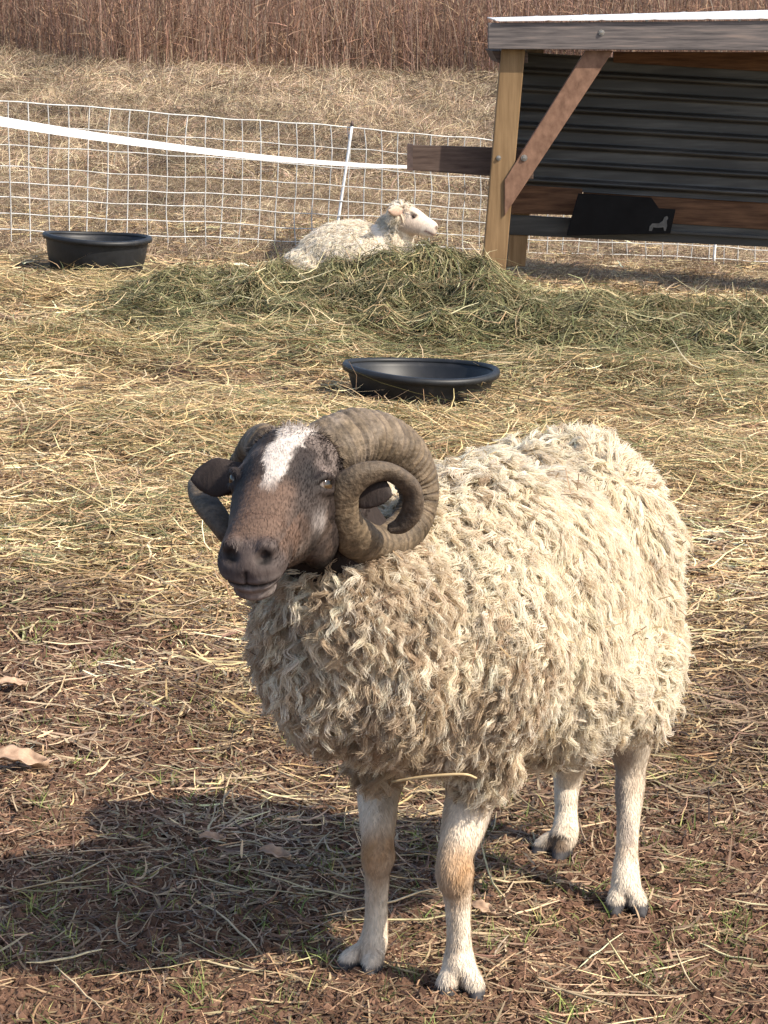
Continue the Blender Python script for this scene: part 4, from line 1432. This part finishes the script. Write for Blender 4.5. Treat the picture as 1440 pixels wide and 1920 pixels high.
# horns, ribbed and flaky
def horn(ctrl_pts, mirror=False):
    pts, rad = [], []
    for px, py, r, y in ctrl_pts:
        p = U(px, py, y)
        if mirror:
            s = (p - OH) @ Sh
            p = p - 2 * s * Sh
        pts.append(p); rad.append(r / 1440.0)
    c = catmull(np.column_stack([pts, rad]), 420)
    P, R = c[:, :3], c[:, 3]
    T, B, C = frames(P)
    arc_ = np.concatenate([[0], np.cumsum(np.linalg.norm(np.diff(P, axis=0), axis=1))])
    tt = arc_ / arc_[-1]
    nn_ = 44
    a = np.arange(nn_) * 2 * math.pi / nn_
    # orient the section so that its keel faces away from the coil centre
    cen = P[60:].mean(0)
    K_ = nrm((P - cen) - T * np.sum((P - cen) * T, -1, keepdims=True))
    S2 = np.cross(T, K_)
    wob_ = 0.35 * noise(np.stack([arc_ * 9, arc_ * 0], -1), 1.0, 7)
    ribs = 0.6 * np.sin(arc_ / 0.0105 * 2 * math.pi + wob_ * 9) + 0.5 * np.sin(arc_ / 0.0062 * 2 * math.pi + wob_ * 14) + 0.3 * noise(np.stack([arc_ * 300, arc_ * 0], -1), 1, 19)
    ribs = np.clip(ribs, -1, 0.75)
    amp = (0.042 + 0.026 * noise(np.stack([arc_ * 25, arc_ * 0], -1), 1, 17)) * sstep(0.85, 0.45, tt) + 0.002
    fine = np.sin(arc_ / 0.0026 * 2 * math.pi)
    big = noise(np.stack([arc_ * 40, arc_ * 0], -1), 1, 9, 2)
    rr = R * (1 + amp * ribs * (0.7 + 0.5 * big) + 0.018 * fine * sstep(0.9, 0.5, tt) + 0.022 * big)
    sec = 1 + 0.10 * np.cos(2 * a) + 0.05 * np.cos(3 * a + 0.4)
    pa = np.stack([np.repeat(arc_[:, None], nn_, 1) * 60, np.cos(a)[None] * 1.6 + arc_[:, None] * 0, np.sin(a)[None] * 1.6 + arc_[:, None] * 0], -1)
    flake = 0.085 * noise(pa, 1.0, 331, 3) * sstep(0.9, 0.5, tt)[:, None]
    V = P[:, None] + (rr[:, None] * (1 + flake))[:, :, None] * sec[None, :, None] * (np.cos(a)[None, :, None] * K_[:, None] * 0.96 + np.sin(a)[None, :, None] * S2[:, None] * 1.0)
    p3 = V.reshape(-1, 3)
    q1 = noise(p3, 30, 301, 3).reshape(len(P), nn_)
    q2 = noise(np.stack([np.repeat(arc_[:, None], nn_, 1) * 160, np.tile(a, (len(P), 1)) * 0.8], -1), 1, 311, 2)
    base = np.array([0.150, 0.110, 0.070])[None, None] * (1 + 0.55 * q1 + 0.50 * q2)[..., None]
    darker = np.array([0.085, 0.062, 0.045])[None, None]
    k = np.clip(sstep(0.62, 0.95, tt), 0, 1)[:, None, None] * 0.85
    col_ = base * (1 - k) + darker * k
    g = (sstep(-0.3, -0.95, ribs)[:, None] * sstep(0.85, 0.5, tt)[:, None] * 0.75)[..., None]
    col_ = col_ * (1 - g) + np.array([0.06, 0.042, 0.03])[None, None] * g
    gr = (sstep(0.35, 0.0, tt)[:, None] * sstep(-0.2, 0.6, q1))[..., None] * 0.55
    col_ = col_ * (1 - gr) + np.array([0.27, 0.23, 0.20])[None, None] * gr
    gi_ = np.arange(len(P) * nn_).reshape(len(P), nn_)
    q_ = np.stack([gi_[:-1], np.roll(gi_, -1, 1)[:-1], np.roll(gi_, -1, 1)[1:], gi_[1:]], -1).reshape(-1, 4)
    nv = len(p3)
    p3 = np.vstack([p3, P[0], P[-1] + T[-1] * R[-1] * 0.5])
    c3 = np.vstack([col_.reshape(-1, 3), [[0.1, 0.08, 0.06]], [[0.08, 0.06, 0.045]]])
    j = np.arange(nn_); k2 = (j + 1) % nn_
    caps = np.concatenate([np.stack([k2, j, j * 0 + nv], -1), np.stack([gi_[-1][j], gi_[-1][k2], j * 0 + nv + 1], -1)])
    if mirror:
        q_ = q_[:, ::-1]; caps = caps[:, ::-1]
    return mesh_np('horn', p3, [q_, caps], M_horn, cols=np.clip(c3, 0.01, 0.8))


HORN = [(585, 872, 46, 3.215), (632, 836, 54, 3.215), (690, 820, 51, 3.245), (745, 840, 49, 3.285), (780, 890, 44, 3.315), (784, 950, 41, 3.315), (756, 1002, 40, 3.285),
        (702, 1022, 38, 3.225), (652, 990, 35, 3.165), (641, 932, 31, 3.135), (674, 893, 25, 3.125), (726, 884, 18, 3.135), (768, 912, 19, 3.150),
        (774, 953, 20, 3.160), (755, 982, 17, 3.165), (730, 992, 9, 3.165)]
hl = horn(HORN, False); adopt(hl, ram)
HORN_R = [(520, 865, 34, 3.23), (497, 838, 36, 3.24), (482, 832, 34, 3.29), (466, 858, 32, 3.34), (440, 895, 30, 3.38), (408, 905, 27, 3.37), (378, 910, 23, 3.31),
          (383, 938, 24, 3.24), (406, 972, 23, 3.19), (432, 1008, 20, 3.165), (462, 1022, 18, 3.18), (490, 1005, 9, 3.21)]
hr = horn(HORN_R); adopt(hr, ram)

# ------------------------------------------------------------------ fleece
def E(px, py, y, rh, rl, rz, ax=AX):
    return ball(U(px, py, y), (rh, rl, rz), ax)


fl = [E(1088, 1085, 3.82, 0.150, 0.150, 0.222), E(1120, 1180, 3.83, 0.125, 0.130, 0.140), E(985, 1140, 3.62, 0.19, 0.152, 0.188), E(1020, 1222, 3.64, 0.17, 0.140, 0.15),
      E(828, 1172, 3.45, 0.158, 0.163, 0.186), E(708, 1195, 3.34, 0.115, 0.122, 0.145), E(620, 1200, 3.30, 0.085, 0.09, 0.13), E(745, 1080, 3.40, 0.105, 0.10, 0.10),
      E(650, 1130, 3.27, 0.075, 0.085, 0.08), E(890, 1010, 3.50, 0.11, 0.11, 0.095), E(805, 1300, 3.42, 0.11, 0.12, 0.09), E(1190, 1280, 3.72, 0.06, 0.055, 0.08), E(1000, 1000, 3.80, 0.12, 0.12, 0.125), E(655, 1125, 3.25, 0.045, 0.05, 0.055), E(905, 1400, 3.44, 0.045, 0.045, 0.06),
      E(718, 1380, 3.44, 0.045, 0.04, 0.055)]
fV, fF, fN = solid_union('fleece', fl, 0.009, 6)
fV = fV - fN * 0.002 + A(0, 0, 0.009) * np.clip(fN[:, 2:], 0, 1)
fV = fV + fN * (0.012 * noise(fV, 22, 401, 2) + 0.012 * noise(fV, 10, 411, 2))[:, None]
WOOL = [(0.84, 0.76, 0.62), (0.82, 0.73, 0.58), (0.855, 0.785, 0.66), (0.79, 0.69, 0.53), (0.84, 0.76, 0.63)]
DIRT = [(0.60, 0.49, 0.36), (0.52, 0.41, 0.29), (0.66, 0.56, 0.43), (0.46, 0.355, 0.25)]


def wool_colour(P, n_):
    u = (P - ram_base) @ HD
    dirt = sstep(0.05, 0.30, u + 0.10 * noise(P, 7, 421, 2)) * sstep(0.62, 0.40, P[:, 2]) * 0.75 + 0.05
    dirt = np.maximum(dirt, 0.7 * sstep(0.36, 0.27, P[:, 2]))
    neckm = sstep(0.30, 0.36, u)
    dirt = np.maximum(dirt, 0.65 * neckm)
    k = (rng.random(n_) < dirt)
    return np.where(k[:, None], pick(DIRT, n_, 0.10, 0.008), pick(WOOL, n_, 0.05, 0.006))


def fleece_filter(P):
    d, s, n = local(P)
    inhead = (d > -0.02) & (d < 0.30) & (np.abs(s) < 0.09) & (n > -0.165)
    return ~inhead


fleece = mesh_np('fleece', fV - fN * 0.003, fF, M_wool, cols=np.tile([[0.70, 0.60, 0.47]], (len(fV), 1)))
adopt(fleece, ram)


def comb_field(P, u, rnd):
    front = sstep(0.02, 0.20, u + 0.05 * noise(P, 6, 431, 2))
    swirl = np.stack([noise(P, 5.5, 441, 2), noise(P, 5.5, 451, 2), noise(P, 5.5, 461, 2)], -1)
    return A(0, 0, -1)[None] * (0.75 + 0.4 * front)[:, None] - HD[None] * (0.55 * (1 - front))[:, None] + swirl * (2.2 - 0.8 * front)[:, None] + rnd * rng.normal(size=(len(P), 3)), front


Pn, Nn, _ = sample_surface(fV, fF, fN, 27000)
k = fleece_filter(Pn)
Pn, Nn = Pn[k], Nn[k]
comb, front = comb_field(Pn, (Pn - ram_base) @ HD, 0.30)
wc = wool_colour(Pn, len(Pn))
fr = rng.random(len(Pn)) < front
low = sstep(0.52, 0.34, Pn[:, 2])
fr = fr | (rng.random(len(Pn)) < 0.5 * low)
for sel, kw in ((fr, dict(L=(0.030, 0.056), R=(0.0045, 0.0085), curl=(0.09, 0.20), lift=(0.25, 0.65), tip=0.35, spread=0.35, crimp=0.0016, turns=1.3)),
                (~fr, dict(L=(0.032, 0.064), R=(0.0026, 0.0054), curl=(0.03, 0.11), lift=(0.05, 0.28), tip=0.85, spread=0.75, crimp=0.0012, turns=1.2))):
    m = int(sel.sum())
    o = wool_staples('wool_locks', Pn[sel], Nn[sel], comb[sel], rng.uniform(*kw['L'], m), rng.uniform(*kw['R'], m), rng.uniform(*kw['curl'], m), 18, 0.00046, wc[sel],
                     rng.uniform(*kw['lift'], m), turns=kw['turns'], tip=kw['tip'], crimp=kw['crimp'], spread=kw['spread'], parent=fleece)

# bits of straw and chaff caught in the wool
Pn, Nn, _ = sample_surface(fV, fF, fN, 320)
k = fleece_filter(Pn); Pn, Nn = Pn[k], Nn[k]; m = len(Pn)
dv = nrm(np.cross(Nn, rng.normal(size=(m, 3))))
tt_ = np.linspace(-0.5, 0.5, 4)[None, :, None]
v, q, c = strands((Pn + Nn * rng.uniform(0.010, 0.022, (m, 1)))[:, None] + dv[:, None] * tt_ * rng.gamma(3, 0.009, (m, 1, 1)) + Nn[:, None] * tt_ * 0.01,
                  np.full((m, 4), 0.0009), 2, pick([(0.40, 0.29, 0.15), (0.25, 0.16, 0.09), (0.15, 0.09, 0.05), (0.50, 0.40, 0.22)], m), twist=Nn[:, None] + 0 * Nn[:, None])
ch = mesh_np('chaff', v, q, M_straw, cols=c)
ch.parent = fleece
tag(ch, kind='stuff')

# a stalk of straw caught in the belly wool
st = mesh_obj('straw_stalk', *tube([U(735, 1466, 3.30), U(800, 1456, 3.28), U(868, 1452, 3.27), U(893, 1459, 3.28)], [0.0018, 0.0022, 0.002, 0.0016], 8, 20), None, smooth=True)
M_stalk = mat_noise('stalk', [(0.3, (0.38, 0.27, 0.14)), (0.7, (0.55, 0.42, 0.24))], 60, 0.6, 0.3, 0.1)
st.data.materials.append(M_stalk)
tag(st, 'single dry straw stalk caught in the wool between the ram forelegs', 'straw stalk')

# ------------------------------------------------------------------ resting sheep behind the hay
YS = 12.95
SX = np.eye(3)
sheep = empty('resting_sheep', U(680, 540, YS), 'white sheep with pink face lying down behind the hay pile', 'sheep')
scs = 4800 / 13.0
SH_K = 0.88
FS = nrm(A(0.78, -0.12, -0.36)); NS_ = nrm(A(0.40, 0, 0.78) - FS * (A(0.40, 0, 0.78) @ FS)); SS = np.cross(FS, NS_)
sO = U(760, 386, YS - 0.05)


def Sd(d, s, n):
    return sO + (FS * d + SS * s + NS_ * n) * SH_K


def sheep_head():
    prof = [(-0.03, 0.02, -0.03, -0.08), (-0.01, 0.05, -0.005, -0.12), (0.03, 0.062, 0.012, -0.145), (0.07, 0.058, 0.016, -0.140), (0.11, 0.048, 0.008, -0.130),
            (0.15, 0.041, -0.002, -0.118), (0.185, 0.038, -0.006, -0.110), (0.205, 0.036, -0.012, -0.104), (0.219, 0.028, -0.022, -0.092), (0.225, 0.012, -0.038, -0.072)]
    a = np.arange(28) * 2 * math.pi / 28
    rings = [[Sd(d, math.cos(t_) * w, (tn + bn) / 2 + math.sin(t_) * (tn - bn) / 2) for t_ in a] for d, w, tn, bn in catmull(prof, 28)]
    return loft(np.array(rings))


sp = [sheep_head(), tube([Sd(0.02, 0, -0.06), U(748, 432, YS), U(715, 465, YS + 0.02)], [0.055, 0.085, 0.13], 24, 20)]
sp += [ball(U(665, 492, YS + 0.05), (0.29, 0.19, 0.19), SX), ball(U(590, 515, YS + 0.05), (0.17, 0.18, 0.15), SX),
       ball(U(555, 535, YS - 0.02), (0.10, 0.10, 0.10), SX), ball(Sd(0.205, 0, -0.045), (0.016, 0.030, 0.020), np.array([FS, SS, NS_]))]
for sgn in (1, -1):
    sp.append(ball(Sd(0.07, sgn * 0.05, -0.010), (0.022, 0.014, 0.011), np.array([FS, SS, NS_])))
    eb = Sd(0.0, sgn * 0.055, -0.035)
    eo_ = nrm(SS * sgn * 0.8 + A(-0.60, 0, 0.05))
    sp.append(tube([eb - eo_ * 0.01, eb + eo_ * 0.035, eb + eo_ * 0.075, eb + eo_ * 0.11], [0.014, 0.028, 0.024, 0.004], 18, 16, flat=0.4, wide=A(0.3, 0, 1)))
# folded forelegs in front of the chest
sp.append(tube([U(765, 480, YS - 0.08), U(800, 515, YS - 0.1), U(760, 535, YS - 0.1)], [0.05, 0.03, 0.025], 16, 20))
sV, sF, sN = solid_union('sheep', sp, 0.007, 4)
q_ = sV - sO
d, s, n = q_ @ FS / SH_K, q_ @ SS / SH_K, q_ @ NS_ / SH_K
cc = np.tile([[0.72, 0.62, 0.50]], (len(sV), 1)) * (1 + 0.08 * noise(sV, 20, 501, 2))[:, None]
def ms(mask, col):
    mk = np.clip(mask, 0, 1)[:, None]
    return cc * (1 - mk) + np.array(col)[None] * mk
hm = (d > -0.02) & (d < 0.25) & (n > -0.14) & (np.abs(s) < 0.09)
cc = ms(hm * 1.0, (0.60, 0.51, 0.43))
cc = ms(hm * 0.55 * sstep(-0.03, -0.08, n) * (d < 0.14), (0.46, 0.34, 0.27))
for sgn in (1, -1):
    cc = ms(np.exp(-(np.linalg.norm(sV - Sd(0.075, sgn * 0.057, -0.030), axis=1) / 0.014) ** 4), (0.36, 0.21, 0.17))
    cc = ms(np.exp(-(np.linalg.norm(sV - Sd(0.217, sgn * 0.020, -0.036), axis=1) / 0.013) ** 4), (0.07, 0.03, 0.03))
cc = ms(np.exp(-((n + 0.078) / 0.006) ** 2) * (d > 0.160) * hm, (0.16, 0.07, 0.06))
cc = ms(((d < 0.02) & (np.abs(s) > 0.058) & (n > -0.1)) * 0.8, (0.50, 0.32, 0.24))
sb = mesh_np('body', sV, sF, M_coat, cols=np.clip(cc, 0.01, 0.9)); adopt(sb, sheep)
for sgn in (1, -1):
    V, P_ = ball(Sd(0.075, sgn * 0.052, -0.031), (0.0095, 0.008, 0.0075), np.array([FS, SS, NS_]), 16, 10)
    adopt(mesh_np('eye', V, [np.array([p for p in P_ if len(p) == 3]), np.array([p for p in P_ if len(p) == 4])], M_eye, cols=np.tile([[0.03, 0.02, 0.015]], (len(V), 1))), sheep)
fl = [ball(U(662, 490, YS + 0.05), (0.285, 0.20, 0.20), SX), ball(U(590, 512, YS + 0.05), (0.16, 0.19, 0.155), SX), ball(U(556, 530, YS - 0.02), (0.10, 0.10, 0.11), SX),
      ball(U(738, 440, YS + 0.02), (0.095, 0.11, 0.105), SX), ball(U(750, 425, YS + 0.0), (0.065, 0.085, 0.075), SX), ball(Sd(-0.015, 0, -0.05), (0.035, 0.062, 0.055), np.array([FS, SS, NS_]))]
wV, wF, wN = solid_union('sheep_fleece', fl, 0.014, 4)
wV = wV + wN * (0.012 * noise(wV, 12, 511, 2))[:, None]
Pn, Nn, _ = sample_surface(wV, wF, wN, 6000)
q_ = Pn - sO
k = ~((q_ @ FS > 0.02) & (q_ @ NS_ > -0.14) & (np.abs(q_ @ SS) < 0.08))
Pn, Nn = Pn[k], Nn[k]; m = len(Pn)
comb = A(-0.5, 0, -0.8)[None] + 0.8 * np.stack([noise(Pn, 6, 521, 2), noise(Pn, 6, 522, 2), noise(Pn, 6, 523, 2)], -1) + 0.3 * rng.normal(size=(m, 3))
gp = noise(Pn, 5.0, 531, 2) > 0.30
c = np.where((gp & (rng.random(m) < 0.7))[:, None], pick([(0.60, 0.55, 0.47), (0.66, 0.60, 0.50)], m, 0.06, 0.006), pick([(0.80, 0.73, 0.61), (0.77, 0.68, 0.55), (0.82, 0.76, 0.67)], m, 0.05, 0.006))
fl_o = mesh_np('fleece', wV - wN * 0.004, wF, M_wool, cols=np.tile([[0.66, 0.56, 0.43]], (len(wV), 1)))
adopt(fl_o, sheep)
wool_staples('wool_locks', Pn, Nn, comb, rng.uniform(0.04, 0.07, m), rng.uniform(0.005, 0.010, m), rng.uniform(0.04, 0.1, m), 12, 0.0011, c, rng.uniform(0.03, 0.15, m), parent=fl_o, spread=0.8, tip=0.9)
